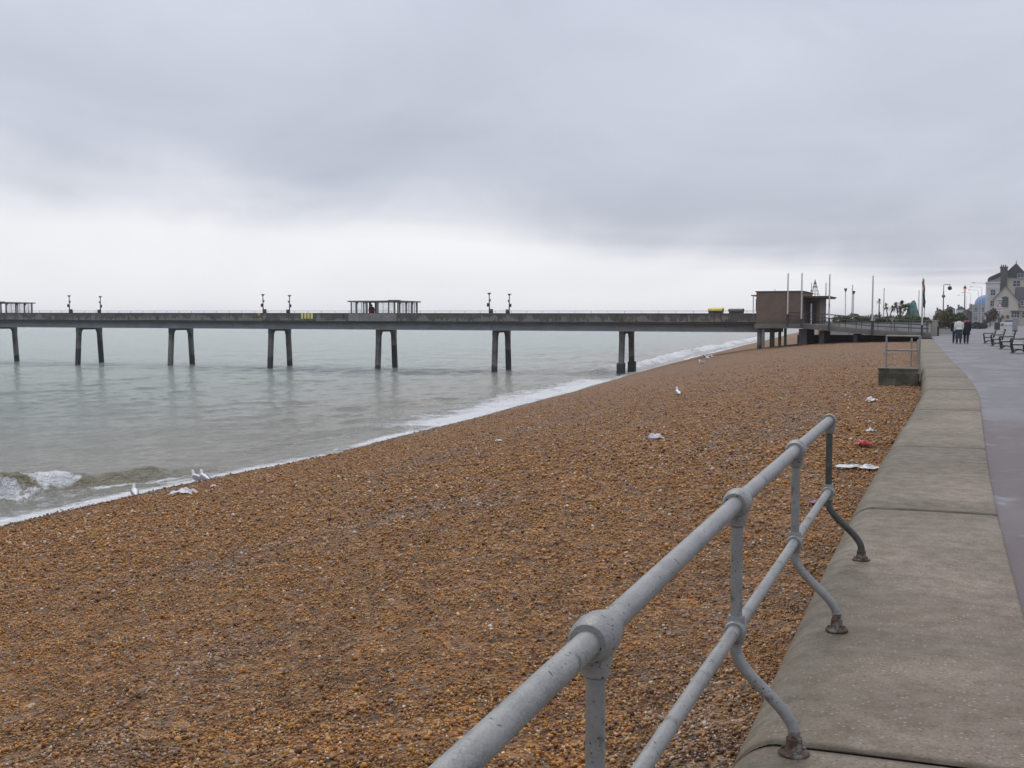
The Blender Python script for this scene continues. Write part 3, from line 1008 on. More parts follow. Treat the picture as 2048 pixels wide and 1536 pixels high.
def build_railing():
    root = thing('railing', 'grey painted tubular railing with curved posts on the sea wall', 'railing', (-0.47, POSTS[2], 0))

    def L(x, y, z):
        return (x + 0.47, y - POSTS[2], z)
    def rail_z(y):
        return float(np.interp(y, [0.5, 2.27, 4.03, 5.7], [0.858, 0.876, 0.895, 0.90]))
    mb = MB()
    mb.tube([L(RAIL_X, y, rail_z(y)) for y in np.linspace(POSTS[0], POSTS[-1] + 0.01, 30)], 0.0285, 18)
    mb.build('top_rail', 'rail_paint', root, True)
    mb = MB()
    mb.tube([L(RAIL_X, y, 0.435 + 0.003 * math.sin(y * 2 + 1)) for y in np.linspace(POSTS[0], POSTS[-1], 30)], 0.0235, 16)
    mb.build('lower_rail', 'rail_paint', root, True)
    for i, y in enumerate(POSTS):
        last = i == len(POSTS) - 1
        mb = MB()
        pts = []
        for z in np.linspace(0.03, rail_z(y), 40):
            t = min(max((z - 0.075) / 0.29, 0), 1)
            t = t * t * (3 - 2 * t)
            pts.append(L(-0.47 + (RAIL_X + 0.47) * t, y, z))
        mb.tube(pts, 0.0215, 16)
        post = mb.build('post', 'rail_dark' if last else 'rail_paint', root, True)
        # fitting where the post carries the top rail
        mb = MB()
        if last:
            mb.lathe([(0.012, 0.052), (0.030, 0.046), (0.040, 0.030), (0.044, 0.0), (0.044, -0.045), (0.041, -0.052), (0.031, -0.052)], L(RAIL_X, y, rail_z(y)), 'y', 18)
        else:
            mb.lathe([(0.0305, -0.062), (0.041, -0.062), (0.045, -0.055), (0.0505, -0.025), (0.0515, 0.0), (0.049, 0.03), (0.042, 0.065), (0.0335, 0.10), (0.0305, 0.118)], L(RAIL_X, y, rail_z(y)), 'y', 18)
        mb.lathe([(0.034, 0.0), (0.040, -0.03), (0.034, -0.062), (0.031, -0.082), (0.026, -0.086), (0.022, -0.086)], L(RAIL_X, y, rail_z(y)), 'z', 16)
        mb.build('rail_joint', 'rail_paint', post, True)
        mb = MB()
        mb.lathe([(0.024, -0.047), (0.033, -0.047), (0.036, -0.041), (0.039, 0.0), (0.036, 0.036), (0.033, 0.041), (0.024, 0.041)], L(RAIL_X, y, 0.435), 'y', 16)
        mb.lathe([(0.022, -0.052), (0.028, -0.052), (0.033, -0.03), (0.034, 0.0), (0.033, 0.03), (0.029, 0.050), (0.0215, 0.050)], L(RAIL_X, y, 0.435), 'z', 16)
        mb.build('cross_joint', 'rail_paint', post, True)
        mb = MB()
        mb.lathe([(0.054, 0.0), (0.056, 0.005), (0.054, 0.010), (0.036, 0.014), (0.032, 0.020), (0.0275, 0.052), (0.0285, 0.055), (0.0285, 0.060), (0.0225, 0.063), (0.0222, 0.085)], L(-0.47, y, 0.002), 'z', 20)
        for a in (40, 160, 280):
            mb.lathe([(0.008, 0.010), (0.008, 0.019), (0.004, 0.021)], L(-0.47 + 0.042 * math.cos(R(a)), y + 0.042 * math.sin(R(a)), 0.002), 'z', 6)
        mb.build('base_flange', 'rust_iron', post, True)


build_railing()


# ------------------------------------------------------------------ the pier
PX0 = -15.0                           # landward end of the open pier
BENTS = [-27.6 - 12.53 * i for i in range(12)]
DECK = 1.25


def build_pier():
    root = thing('pier', 'long grey concrete pier on splayed trestle legs running out over the sea', 'pier', (PX0, 98.5, 0))
    root.rotation_euler = (0, 0.0028, 0)
    Y0 = 98.5

    def bx(mb, x0, x1, y0, y1, z0, z1, bev=0):
        return mb.box(x0 - PX0, x1 - PX0, y0 - Y0, y1 - Y0, z0, z1, bev)
    xe = BENTS[-1] - 7
    bx(MB(), xe, PX0, 98.62, 103.75, 1.08, DECK).build('deck', 'pier_dark', root)
    # edge panels, four to a span
    edges = [PX0 - 0.02]
    x = BENTS[0]
    for k in (3, 2, 1):
        edges.append(BENTS[0] + k * 12.53 / 4 + 0.0)
    edges = [PX0 - 0.02] + [BENTS[0] + k * 12.53 / 4 for k in (4, 3, 2, 1) if BENTS[0] + k * 12.53 / 4 < PX0 - 1] + [BENTS[0]]
    while edges[-1] > xe:
        edges.append(edges[-1] - 12.53 / 4)
    for a, b in zip(edges[:-1], edges[1:]):
        mid = (a + b) / 2
        bay = any(abs(mid - BENTS[j]) < 1.7 for j in (2, 6))
        if bay:
            continue
        dz = (random.random() - 0.5) * 0.012
        dy = (random.random() - 0.5) * 0.02
        bx(MB(), b + 0.012, a - 0.012, 98.50 + dy, 98.64, 1.32 + dz, 2.03 + dz, 0.012).build('parapet_panel', 'pier_parapet', root)
    for j in (2, 6):                  # bays under the shelters stand forward and are paler
        c = BENTS[j] + 0.2
        for a, b in ((-2.65, -1.45), (-1.43, -0.35), (-0.33, 1.0), (1.02, 2.65)):
            bx(MB(), c + a, c + b, 98.36, 98.62, 1.28, 2.02, 0.012).build('parapet_panel', 'pier_parapet_new', root)
        for e0, e1 in ((-3.13, -2.67), (2.67, 3.13)):
            bx(MB(), c + e0, c + e1, 98.50, 98.64, 1.32, 2.03).build('parapet_panel', 'pier_parapet', root)
    # coping, far parapet, girders
    bx(MB(), xe, PX0 - 0.01, 98.46, 98.68, 2.036, 2.085).build('coping', 'pier_cap', root)
    bx(MB(), xe, PX0 - 0.01, 103.72, 103.86, 1.32, 2.07).build('far_parapet', 'pier_parapet', root)
    gx = [PX0 + 1.5] + BENTS
    for a, b in zip(gx[:-1], gx[1:]):
        for y in (99.05, 102.85):
            g = MB()
            g.prism([(y - Y0 - 0.10, 1.075), (y - Y0 - 0.10, 0.95), (y - Y0, 0.88), (y - Y0, 0.60), (y - Y0 - 0.06, 0.50), (y - Y0 - 0.06, 0.44), (y - Y0 + 0.5, 0.44), (y - Y0 + 0.5, 1.075)], b + 0.02 - PX0, a - 0.02 - PX0, 'x')
            g.build('girder', 'pier_girder', root)
    bx(MB(), xe, PX0, 98.56, 98.90, 1.16, 1.318).build('edge_beam', 'pier_dark', root)
    # handrail over the coping
    mb = MB()
    mb.tube([(xe - PX0, 98.57 - Y0, 2.285), (0, 98.57 - Y0, 2.285)], 0.016, 6)
    mb.build('handrail', 'steel_mid', root)
    sm = MB().box(-0.012, 0.012, -0.012, 0.012, 2.086, 2.285).data('stanchion', 'steel_mid')
    x = -1.0
    while x > xe - PX0:
        inst('stanchion', sm, root, (x, 98.57 - Y0, 0))
        x -= 1.566
    # trestles: two raked legs under a rounded head beam
    for i, x in enumerate(BENTS):
        mb = MB()
        poly = [(99.92, 0.435), (99.90, 0.10), (100.42, 0.10), (100.55, 0.17)]
        pts = [(99.92, 0.435), (99.885, -0.10), (100.355, -0.10)]
        for t in range(0, 91, 15):
            pts.append((100.37 + 0.28 - 0.28 * math.cos(R(t)), -0.06 + 0.28 * math.sin(R(t))))
        for t in range(90, -1, -15):
            pts.append((103.13 - 0.28 + 0.28 * math.cos(R(t)), -0.06 + 0.28 * math.sin(R(t))))
        pts += [(103.145, -0.10), (103.615, -0.10), (103.58, 0.435)]
        mb.prism([(a - Y0, b) for a, b in pts], -0.24, 0.24, 'x')
        tr = mb.build('trestle', 'pier_leg', root, loc=(x - PX0, 0, 0))
        for (yt, yb) in ((100.12, 99.72), (103.38, 103.78)):
            mb = MB()
            zt, zb = -0.098, -5.4
            rings = []
            for z, y in ((zb, yb - (0.0)), (zt, yt)):
                r = 0.235
                rings.append([(-r + .05, y - Y0 - r, z), (r - .05, y - Y0 - r, z), (r, y - Y0 - r + .05, z), (r, y - Y0 + r - .05, z), (r - .05, y - Y0 + r, z), (-r + .05, y - Y0 + r, z), (-r, y - Y0 + r - .05, z), (-r, y - Y0 - r + .05, z)])
            mb.loft(rings)
            leg = mb.build('leg', 'pier_leg', tr)
            if i == 0:                # the trestle at the water's edge has cast jackets round its feet
                yj = yb + (yt - yb) * (-2.55 - zb) / (zt - zb)
                j = MB().box(-0.32, 0.32, min(yb, yj) - Y0 - 0.32, max(yb, yj) - Y0 + 0.32, -5.3, -2.45, 0.04)
                # kept inside the leg's third level by merging it with the leg mesh
                leg.data = (lambda m0, jb: merged(m0, jb))(mb, j)
    # marks on the parapet
    for k in range(4):
        p = MB()
        p.box(-0.12, 0.12, -0.03, 0.0, 1.60, 2.06)
        p.box(-0.11, 0.11, -0.045, 0.0, 1.52, 1.60)
        p.build('warning_plate', 'pale_yellow', root, loc=(-60.45 + 0.37 * k - PX0, 98.485 - Y0, 0))
    MB().box(-0.14, 0.14, -0.05, 0.0, 1.82, 2.08, 0.01).build('marker_box', 'orange_paint', root, loc=(BENTS[3] - 0.35 - PX0, 98.48 - Y0, 0))
    return root


def merged(a, b):
    m_ = MB()
    m_.v = list(a.v)
    m_.f = list(a.f)
    m_.add(b.v, b.f)
    return m_.data('leg', 'pier_leg')


pier = build_pier()


def pier_z(x):
    """rise of the deck with distance from the shore"""
    return DECK + 0.0028 * (PX0 - x)


def build_shelter():
    cx = BENTS[2] + 0.2
    root = thing('pier_shelter', 'open glazed shelter with flat roof near the middle of the pier', 'shelter', (cx, 101.1, pier_z(cx)), group='glazed shelters on the pier')
    h = 1.92
    rf = MB().box(-2.75, 2.70, -2.72, 2.72, h, h + 0.13, 0.02)
    rf.box(1.75, 2.72, -2.78, -1.9, h + 0.131, h + 0.18)
    rf.build('roof', 'shelter_frame', root)
    near = [-2.42, -1.85, -0.70, 0.50, 1.72, 2.36]
    wid = [0.09, 0.15, 0.20, 0.20, 0.10, 0.16]
    for sy in (-2.55, 2.45):
        for x, w in (zip(near, wid) if sy < 0 else ((-2.36, 0.14), (0.2, 0.10), (2.36, 0.14))):
            MB().box(x - w / 2, x + w / 2, sy - 0.06, sy + 0.06, 0.0, h - 0.002).build('post', 'shelter_frame', root)
    for y, w in ((-1.45, 0.14), (0.0, 0.12), (1.30, 0.16)):
        for x in (-2.42, 2.36):
            p = MB().box(x - 0.06, x + 0.06, y - w / 2, y + w / 2, 0.0, h - 0.002)
            p.prism([(y + w / 2, h - 0.003), (y + w / 2, h - 0.25), (y + w / 2 + 0.25, h - 0.003)], x - 0.05, x + 0.05, 'x')
            p.build('post', 'shelter_frame', root)
    for a, b in ((-2.42, -1.85), (-1.85, -0.70), (0.50, 1.72), (1.72, 2.36)):
        g = MB().box(a + 0.1, b - 0.1, -2.556, -2.544, 0.75, h - 0.02).build('pane', 'pane_glass', root)
        n = 1 if b - a > 1 else 0
        for k in range(1, n + 1):
            x = a + (b - a) * k / (n + 1)
            MB().box(x - 0.015, x + 0.015, -2.57, -2.53, 0.75, h - 0.02).build('glazing_bar', 'shelter_frame', g)
    for a, b in ((-1.3, -0.1), (0.1, 1.1), (1.5, 2.3)):
        g = MB().box(2.355, 2.365, a, b, 0.75, h - 0.02).build('pane', 'pane_glass', root)
        MB().box(2.34, 2.38, (a + b) / 2 - 0.015, (a + b) / 2 + 0.015, 0.75, h - 0.02).build('glazing_bar', 'shelter_frame', g)
    MB().box(-2.3, 2.25, -0.04, 0.04, 0.0, 0.85, 0.01).build('wind_wall', 'shelter_frame', root)
    MB().box(-2.0, 2.0, -0.55, -0.06, 0.40, 0.46, 0.01).build('seat', 'bench_wood', root)
    return root


sh = build_shelter()
dup(sh, (BENTS[6] + 0.2, 101.1, pier_z(BENTS[6])), 0, 'dark framed pier shelter cut off by the left edge of the photo')


def build_pier_lamp(loc, label, side, lean):
    root = thing('pier_lamp', label, 'lamp post', loc, 0.0, 'lamp posts in pairs along the pier')
    mb = MB()
    mb.lathe([(0.12, 0.0), (0.12, 0.10), (0.075, 0.16), (0.06, 1.2), (0.05, 1.9), (0.042, 2.55), (0.05, 2.58)], n=10)
    mb.build('column', 'steel_dark', root, True)
    mb = MB()
    mb.lathe([(0.05, 2.56), (0.09, 2.60), (0.13, 2.66), (0.20, 2.70), (0.205, 2.735), (0.12, 2.76), (0.02, 2.77)], n=14)
    mb.build('lamp_head', 'steel_mid', root, True)
    mb = MB()
    mb.box(side * 0.17 - 0.16, side * 0.17 + 0.16, -0.16, 0.16, 0.75, 1.22, 0.03)
    mb.build('lifebuoy_box', 'steel_dark', root)
    mb = MB()
    mb.tube([(0, 0, 1.55), (-side * 0.05, 0, 1.62), (-side * 0.10, 0, 1.72)], 0.02, 6)
    mb.box(-side * 0.12 - 0.10, -side * 0.12 + 0.10, -0.12, 0.06, 1.45, 1.78, 0.03)
    mb.build('loudspeaker', 'steel_dark', root)
    mb = MB()
    mb.tube([(0, 0, 1.95), (side * 0.07, 0, 2.0)], 0.018, 6)
    mb.box(side * 0.06 - 0.08, side * 0.06 + 0.08, -0.10, 0.08, 1.94, 2.16, 0.02)
    mb.build('floodlight', 'steel_mid', root)
    root.rotation_euler = (0, R(lean), 0)
    return root


_lamp_lab = [('shore end', 1), ('middle', 3), ('seaward', 5)]
_lbl = {(1, 0): 'taller near lamp post of the pair on the pier right of the middle shelter',
        (1, 1): 'far lamp post of the pair on the pier right of the middle shelter',
        (3, 0): 'near lamp post with orange box below it, left of the yellow plates',
        (3, 1): 'far lamp post on the pier just left of the yellow plates',
        (5, 0): 'leftmost lamp post standing on the pier',
        (5, 1): 'second lamp post from the left on the pier'}
for j in (1, 3, 5):
    for s_, y in ((0, 98.86), (1, 103.5)):
        x = BENTS[j] + (0.1 if s_ else -0.1)
        build_pier_lamp((x, y, pier_z(x)), _lbl[(j, s_)], -1 if s_ else 1, 0.6 if s_ else -0.5)


def wheelie(name, label, loc, lid_mat, body_mat, tall):
    root = thing(name, label, 'bin', loc, 0.0, 'large wheeled bins on the pier')
    mb = MB()
    rings = []
    for z, a, b in ((0.16, 0.48, 0.38), (0.55, 0.54, 0.44), (0.98, 0.58, 0.48), (1.0, 0.61, 0.50), (1.05, 0.61, 0.50)):
        rings.append([(-a, -b, z), (a, -b, z), (a, b, z), (-a, b, z)])
    mb.loft(rings)
    mb.build('body', body_mat, root)
    mb = MB()
    pr = [(-0.52, 1.052), (0.52, 1.052), (0.53, 1.10), (0.40, 1.10 + 0.11 * tall), (0.1, 1.10 + 0.16 * tall), (-0.2, 1.10 + 0.16 * tall), (-0.45, 1.10 + 0.09 * tall), (-0.54, 1.10)]
    mb.prism(pr, -0.63, 0.63, 'x')
    lid = mb.build('lid', lid_mat, root)
    MB().box(0.631, 0.70, -0.30, -0.10, 1.06, 1.16, 0.01).build('handle', 'steel_dark', lid)
    for x in (-0.42, 0.42):
        for y in (-0.32, 0.32):
            MB().lathe([(0.03, -0.025), (0.08, -0.025), (0.08, 0.025), (0.03, 0.025)], (x, y, 0.08), 'x', 10).build('wheel', 'tyre', root)
    return root


wheelie('wheeled_bin', 'dark green wheeled bin with a bright yellow lid on the pier', (-18.95, 99.9, DECK), 'yellow_paint', 'bin_green', 1.5)
wheelie('wheeled_bin', 'plain dark green wheeled bin between yellow bin and brick building', (-17.15, 99.9, DECK), 'bin_plain', 'bin_plain', 1.0)


# ------------------------------------------------------------------ brick building at the landward end
def build_pier_house():
    root = thing('brick_building', 'square brown brick building with flat roof at the landward end of the pier', 'building', (-13.1, 97.0, 1.17))
    o = root.location

    def bx(mb, x0, x1, y0, y1, z0, z1, bev=0):
        return mb.box(x0 - o.x, x1 - o.x, y0 - o.y, y1 - o.y, z0 - o.z, z1 - o.z, bev)
    w = bx(MB(), -14.98, -11.16, 97.0, 104.6, 1.175, 3.88)
    wall = w.build('wall', 'brick_wall', root)
    b = MB()
    bx(b, -15.06, -11.08, 96.92, 104.7, 3.882, 3.96)
    b.build('roof', 'pier_dark', root)
    b = MB()
    bx(b, -15.1, -11.0, 96.8, 104.8, 0.80, 1.17, 0.02)
    b.build('floor_slab', 'stucco_slab', root)
    # canopy and window strip on the seaward side
    b = MB()
    bx(b, -15.45, -14.985, 97.1, 104.3, 3.55, 3.64)
    b.build('seaward_canopy', 'pier_cap', root)
    b = MB()
    b.tube([(-15.25 - o.x, 0.15, 2.0 - o.z), (-15.25 - o.x, 0.15, 3.55 - o.z)], 0.05, 8)
    b.build('downpipe', 'clean_white', root)
    b = MB()
    bx(b, -15.1, -14.985, 97.5, 103.5, 2.3, 3.3)
    b.build('side_window', 'window_glass', root)
    # lower entrance wing
    b = MB()
    bx(b, -11.155, -9.95, 99.2, 104.4, 1.175, 3.36)
    b.build('entrance_wall', 'brick_wall', root)
    b = MB()
    bx(b, -11.15, -9.15, 97.6, 104.9, 3.37, 3.47)
    bx(b, -11.15, -9.05, 97.5, 105.0, 3.472, 3.53)
    b.build('canopy', 'canopy_wood', root)
    b = MB()
    bx(b, -10.95, -10.2, 99.12, 99.19, 1.2, 3.1)
    d = b.build('door', 'steel_dark', root)
    b = MB()
    b.tube([(-10.55 - o.x, 98.2 - o.y, 1.2 - o.z), (-10.55 - o.x, 98.2 - o.y, 2.9 - o.z)], 0.055, 8)
    b.build('canopy_post', 'clean_white', root)
    b = MB()
    b.tube([(-10.85 - o.x, 101 - o.y, 3.53 - o.z), (-10.85 - o.x, 101 - o.y, 4.75 - o.z)], 0.025, 6)
    b.lathe([(0.02, 0), (0.09, 0.05), (0.09, 0.12), (0.02, 0.17)], (-10.85 - o.x, 101 - o.y, 3.95 - o.z), n=8)
    b.build('aerial', 'steel_mid', root)
    b = MB()
    b.tube([(-13.7 - o.x, 99 - o.y, 3.96 - o.z), (-13.7 - o.x, 99 - o.y, 4.15 - o.z)], 0.03, 6)
    b.build('vent_pipe', 'steel_mid', root)
    # columns under the slab, standing in the shingle
    for x, y, r, m in ((-14.72, 97.6, 0.24, 'pier_leg'), (-14.38, 97.15, 0.13, 'pier_girder'), (-13.72, 97.8, 0.21, 'pier_dark'), (-13.1, 97.9, 0.13, 'pier_dark'), (-12.62, 97.8, 0.12, 'pier_dark')):
        c = MB()
        c.tube([(x - o.x, y - o.y, -2.2 - o.z), (x - o.x, y - o.y, 0.80 - o.z)], r, 12)
        c.build('column', m, root, True)
    return root


mat('stucco_slab', (0.185, 0.172, 0.15), 0.85, 0.18, 0.9, stain=((0.11, 0.105, 0.08), 1.1, 0.52, 0.66))
mat('canopy_wood', (0.13, 0.085, 0.065), 0.6, 0.15, 2.0)
build_pier_house()


def build_ramp():
    root = thing('access_ramp', 'concrete ramp with black railings rising to the pier building', 'ramp', (-2.0, 96.4, 0.0))
    o = root.location

    def zt(x):
        return float(np.interp(x, [-13, -11, -5.3, -1.8, -0.9], [1.168, 1.165, 0.62, 0.46, 0.42]))
    xs = [-11.0, -9, -7.2, -5.3, -3.5, -1.8, -0.95]
    y0, y1 = 96.4, 103.2
    prof = [(x - o.x, zt(x)) for x in xs] + [(x - o.x, zt(x) - 0.36) for x in reversed(xs)]
    MB().prism(prof, 0, y1 - y0, 'y').build('slab', 'stucco_slab', root)
    kerb = [(x - o.x, zt(x) + 0.10) for x in xs] + [(x - o.x, zt(x) + 0.003) for x in reversed(xs)]
    MB().prism(kerb, 0.02, 0.20, 'y').build('kerb', 'pier_parapet_new', root)
    # supports below
    for x0, x1 in ((-11.75 + 0.35, -10.75), (-9.75, -9.35), (-7.0, -6.7)):
        zz = zt((x0 + x1) / 2) - 0.38
        b = MB().box(x0 - o.x, x1 - o.x, 0.5, 6.2, -2.0, zz - 0.02)
        b.build('support_wall', 'pier_dark', root)
    b = MB().box(-12.2 - o.x, -1.0 - o.x, 6.3, 6.7, -2.0, 0.2)
    b.build('back_wall', 'pier_dark', root)
    # two railings
    for y in (0.10, y1 - y0 - 0.12):
        xr = [-12.3, -11.0] + list(np.linspace(-9.5, -1.2, 7))
        for hh in (0.36, 0.66, 0.98):
            mb = MB()
            mb.tube([(x - o.x, y, zt(x) + hh) for x in xr], 0.022 if hh < 0.9 else 0.028, 6)
            mb.build('rail', 'steel_dark', root)
        x = -12.2
        while x < -1.3:
            MB().box(x - 0.025 - o.x, x + 0.025 - o.x, y - 0.025, y + 0.025, zt(x) + (0.003 if x > -11 and y > 1 else 0.10), zt(x) + 0.98).build('rail_post', 'steel_dark', root)
            x += 1.36
    return zt


ramp_z = build_ramp()


def build_flagpole(loc, top, label, dark=0.9, flag=False, group='white flagpoles round the pier entrance'):
    root = thing('flagpole', label, 'flagpole', loc, 0.0, group)
    h = top - loc[2]
    mb = MB()
    mb.lathe([(0.10, 0), (0.10, 0.06), (0.085, 0.08), (0.085, dark), (0.06, dark + 0.01)], n=10)
    mb.build('socket', 'steel_dark', root, True)
    mb = MB()
    mb.lathe([(0.062, dark - 0.2), (0.060, h * 0.5), (0.042, h - 0.05), (0.055, h - 0.04), (0.055, h), (0.02, h + 0.03)], n=10)
    mb.build('pole', 'white_paint', root, True)
    mb = MB()
    mb.box(-0.10, -0.061, -0.02, 0.02, dark + 0.3, dark + 0.42)
    mb.tube([(-0.075, 0, dark + 0.36), (-0.055, 0, h - 0.06)], 0.008, 5)
    mb.build('halyard', 'steel_mid', root)
    if flag:
        for k, (m, z0, z1) in enumerate((('flag_red', h - 1.15, h - 0.10), ('navy_cloth', h - 2.0, h - 0.75), ('dark_cloth', h - 2.4, h - 1.7))):
            mb = MB()
            rings = []
            for t in np.linspace(0, 1, 9):
                z = z0 + (z1 - z0) * t
                w = 0.035 + 0.065 * math.sin(math.pi * (0.15 + 0.8 * (1 - t)))
                cx = 0.04 + 0.04 * k + 0.03 * math.sin(7 * t + k)
                rings.append([(cx + w * math.cos(a) * (1 + 0.2 * math.sin(3 * a + 5 * t)), 0.6 * w * math.sin(a), z) for a in np.linspace(0, 2 * math.pi, 9)[:-1]])
            mb.loft(rings)
            mb.build('furled_flag', m, root, True)
    root.rotation_euler = (0, R(0.25), 0)
    return root


build_flagpole((-12.27, 96.30, 1.0), 5.39, 'white flagpole in front of the brick wall of the pier building', 1.0)
build_flagpole((-11.13, 96.22, 0.85), 5.38, 'white flagpole at the right corner of the brick pier building', 0.75)
build_flagpole((-8.90, 96.25, ramp_z(-8.9) - 0.30), 5.26, 'white flagpole on the ramp edge just right of the pier building canopy', 1.0)
build_flagpole((-5.50, 96.25, ramp_z(-5.5) - 0.30), 5.09, 'white flagpole halfway down the access ramp', 1.1)
build_flagpole((-1.68, 96.25, ramp_z(-1.7) - 0.30), 4.86, 'flagpole with furled coloured flag at the foot of the ramp', 0.95, True)


# ------------------------------------------------------------------ landing with handrail against the sea wall
def build_landing():
    root = thing('landing_platform', 'mossy concrete landing block with grey handrail beside the sea wall', 'platform', (-1.30, 37.0, -0.02))
    b = MB().box(-0.60, 0.58, 0.0, 1.5, -1.6, 0.0, 0.015)
    b.box(-0.62, 0.585, -0.02, 1.52, 0.0005, 0.05, 0.01)
    b.build('block', 'mossy_concrete', root)
    for k in range(4):
        MB().box(-0.55, 0.56, 1.53 + 0.30 * k, 1.83 + 0.30 * k - 0.005, -1.6, -0.14 - 0.15 * k, 0.01).build('step', 'mossy_concrete', root)
    for x, y, z0, z1 in ((-0.38, 0.12, 0.05, 1.06), (0.60, 0.02, -0.1, 1.06), (0.33, 1.35, 0.05, 0.98)):
        m = MB()
        m.tube([(x, y, z0), (x, y, z1)], 0.030, 10)
        m.lathe([(0.07, z0), (0.07, z0 + 0.02), (0.035, z0 + 0.03), (0.035, z0 + 0.06)], (x, y, 0), n=10)
        m.build('post', 'rail_paint', root, True)
    for z in (1.06, 0.62):
        m = MB()
        m.tube([(-0.40, 0.12, z), (0.62, 0.02, z - 0.01)], 0.028, 10)
        m.build('rail', 'rail_paint', root, True)
    m = MB()
    m.tube([(0.60, 0.02, 1.05), (0.62, 0.5, 1.02), (0.62, 1.0, 0.98)], 0.028, 10)
    m.build('side_rail', 'rail_paint', root, True)


mat('mossy_concrete', (0.14, 0.125, 0.095), 0.9, 0.25, 2.0, stain=((0.065, 0.07, 0.04), 2.2, 0.46, 0.62), bump=0.5, bscale=30)
build_landing()


# ------------------------------------------------------------------ foliage
def leaves(name, m, parent, blobs, n, size, seed, flat=0.0):
    """many small leaf faces spread through lumpy volumes; blobs are (x, y, z, rx, ry, rz)"""
    rg = np.random.default_rng(seed)
    bl = np.array(blobs, float)
    w = (bl[:, 3] * bl[:, 4] * bl[:, 5]) ** (2 / 3)
    idx = rg.choice(len(bl), n, p=w / w.sum())
    d = rg.normal(size=(n, 3))
    d /= np.linalg.norm(d, axis=1)[:, None]
    r = rg.uniform(0.35, 1.0, n) ** 0.45
    r *= 0.78 + 0.45 * vnoise(d[:, 0] * 2.3 + idx * 7.1, d[:, 1] * 2.3 + d[:, 2] * 1.9, seed)
    c = bl[idx, :3] + d * bl[idx, 3:] * r[:, None]
    a = rg.normal(size=(n, 3))
    a /= np.linalg.norm(a, axis=1)[:, None]
    b = np.cross(a, rg.normal(size=(n, 3)))
    b /= np.linalg.norm(b, axis=1)[:, None]
    s_ = size * rg.uniform(0.6, 1.5, n)[:, None]
    V = np.stack([c - a * s_, c + b * s_ * 0.45, c + a * s_, c - b * s_ * 0.45], 1).reshape(-1, 3)
    F = np.arange(n * 4).reshape(-1, 4)
    return np_mesh(name, V, F, m, False, parent=parent)


def shrub(name, label, loc, blobs, m, n, size, seed, group=None, stems=3):
    root = thing(name, label, 'shrub', loc, 0.0, group)
    leaves('foliage', m, root, blobs, n, size, seed)
    rg = random.Random(seed)
    mb = MB()
    for k in range(stems):
        b = blobs[k % len(blobs)]
        mb.tube([(rg.uniform(-0.1, 0.1), rg.uniform(-0.1, 0.1), -0.05), (b[0] * 0.5, b[1] * 0.5, b[2] * 0.5), (b[0], b[1], b[2])], [0.05, 0.035, 0.015], 6)
    mb.build('stem', 'bark', root)
    return root


def palm(label, loc, h, heads, seed, group='cabbage palms in the raised bed'):
    """heads: (dx, dy, dz, radius, leaf count) — each a burst of strap leaves at the end of a branch"""
    rg = random.Random(seed)
    root = thing('cabbage_palm', label, 'palm', loc, 0.0, group)
    mb = MB()
    for dx, dy, dz, r_, n in heads:
        mb.tube([(0, 0, -0.1), (dx * 0.3, dy * 0.3, h * 0.5), (dx, dy, h + dz)], [0.075, 0.06, 0.045], 7)
    mb.build('trunk', 'bark', root, True)
    for dx, dy, dz, r_, n in heads:
        vs, fs = [], []
        for k in range(n):
            az = rg.uniform(0, 6.283)
            el = rg.uniform(-0.9, 1.45)
            ln = r_ * rg.uniform(0.75, 1.1)
            d = Vector((math.cos(az) * math.cos(el), math.sin(az) * math.cos(el), math.sin(el)))
            sd = Vector((-math.sin(az), math.cos(az), 0)) * 0.035
            p0 = Vector((dx, dy, h + dz))
            p1 = p0 + d * ln * 0.55 + Vector((0, 0, 0.03))
            p2 = p0 + d * ln + Vector((0, 0, -0.22 * ln))
            o = len(vs)
            vs += [p0 - sd * 0.5, p0 + sd * 0.5, p1 + sd, p1 - sd, p2]
            fs += [(o, o + 1, o + 2, o + 3), (o + 3, o + 2, o + 4)]
        m_ = MB()
        m_.add(vs, fs)
        m_.build('leaf_head', 'palm_leaf', root)
    return root


# ------------------------------------------------------------------ pier forecourt: terrace, raised bed, plants
mb = MB()
mb.prism([(-12.0, 103.6), (-0.9, 103.6), (-0.9, 96.5), (0.0, 96.5), (-0.5, 150), (-3.0, 400), (-8.0, 400), (-7.5, 160), (-12.0, 128)], -3.0, -0.031, 'z')
tag(mb.build('terrace', 'promenade_tarmac'), kind='structure')


def build_raised_bed():
    root = thing('raised_bed', 'long white rendered wall of the raised flower bed behind the ramp', 'flower bed', (-5.2, 112.0, -0.03))
    MB().box(-6.2, 3.95, 0.0, 0.30, 0.0, 1.22).build('front_wall', 'stucco_wall', root)
    MB().box(-6.25, 4.0, -0.04, 0.34, 1.222, 1.31).build('coping', 'pier_parapet_new', root)
    MB().box(3.65, 3.95, 0.305, 12.0, 0.0, 1.22).build('side_wall', 'stucco_wall', root)
    MB().box(-6.2, 3.64, 0.31, 12.0, 0.0, 1.15).build('soil', 'soil', root)
    return root


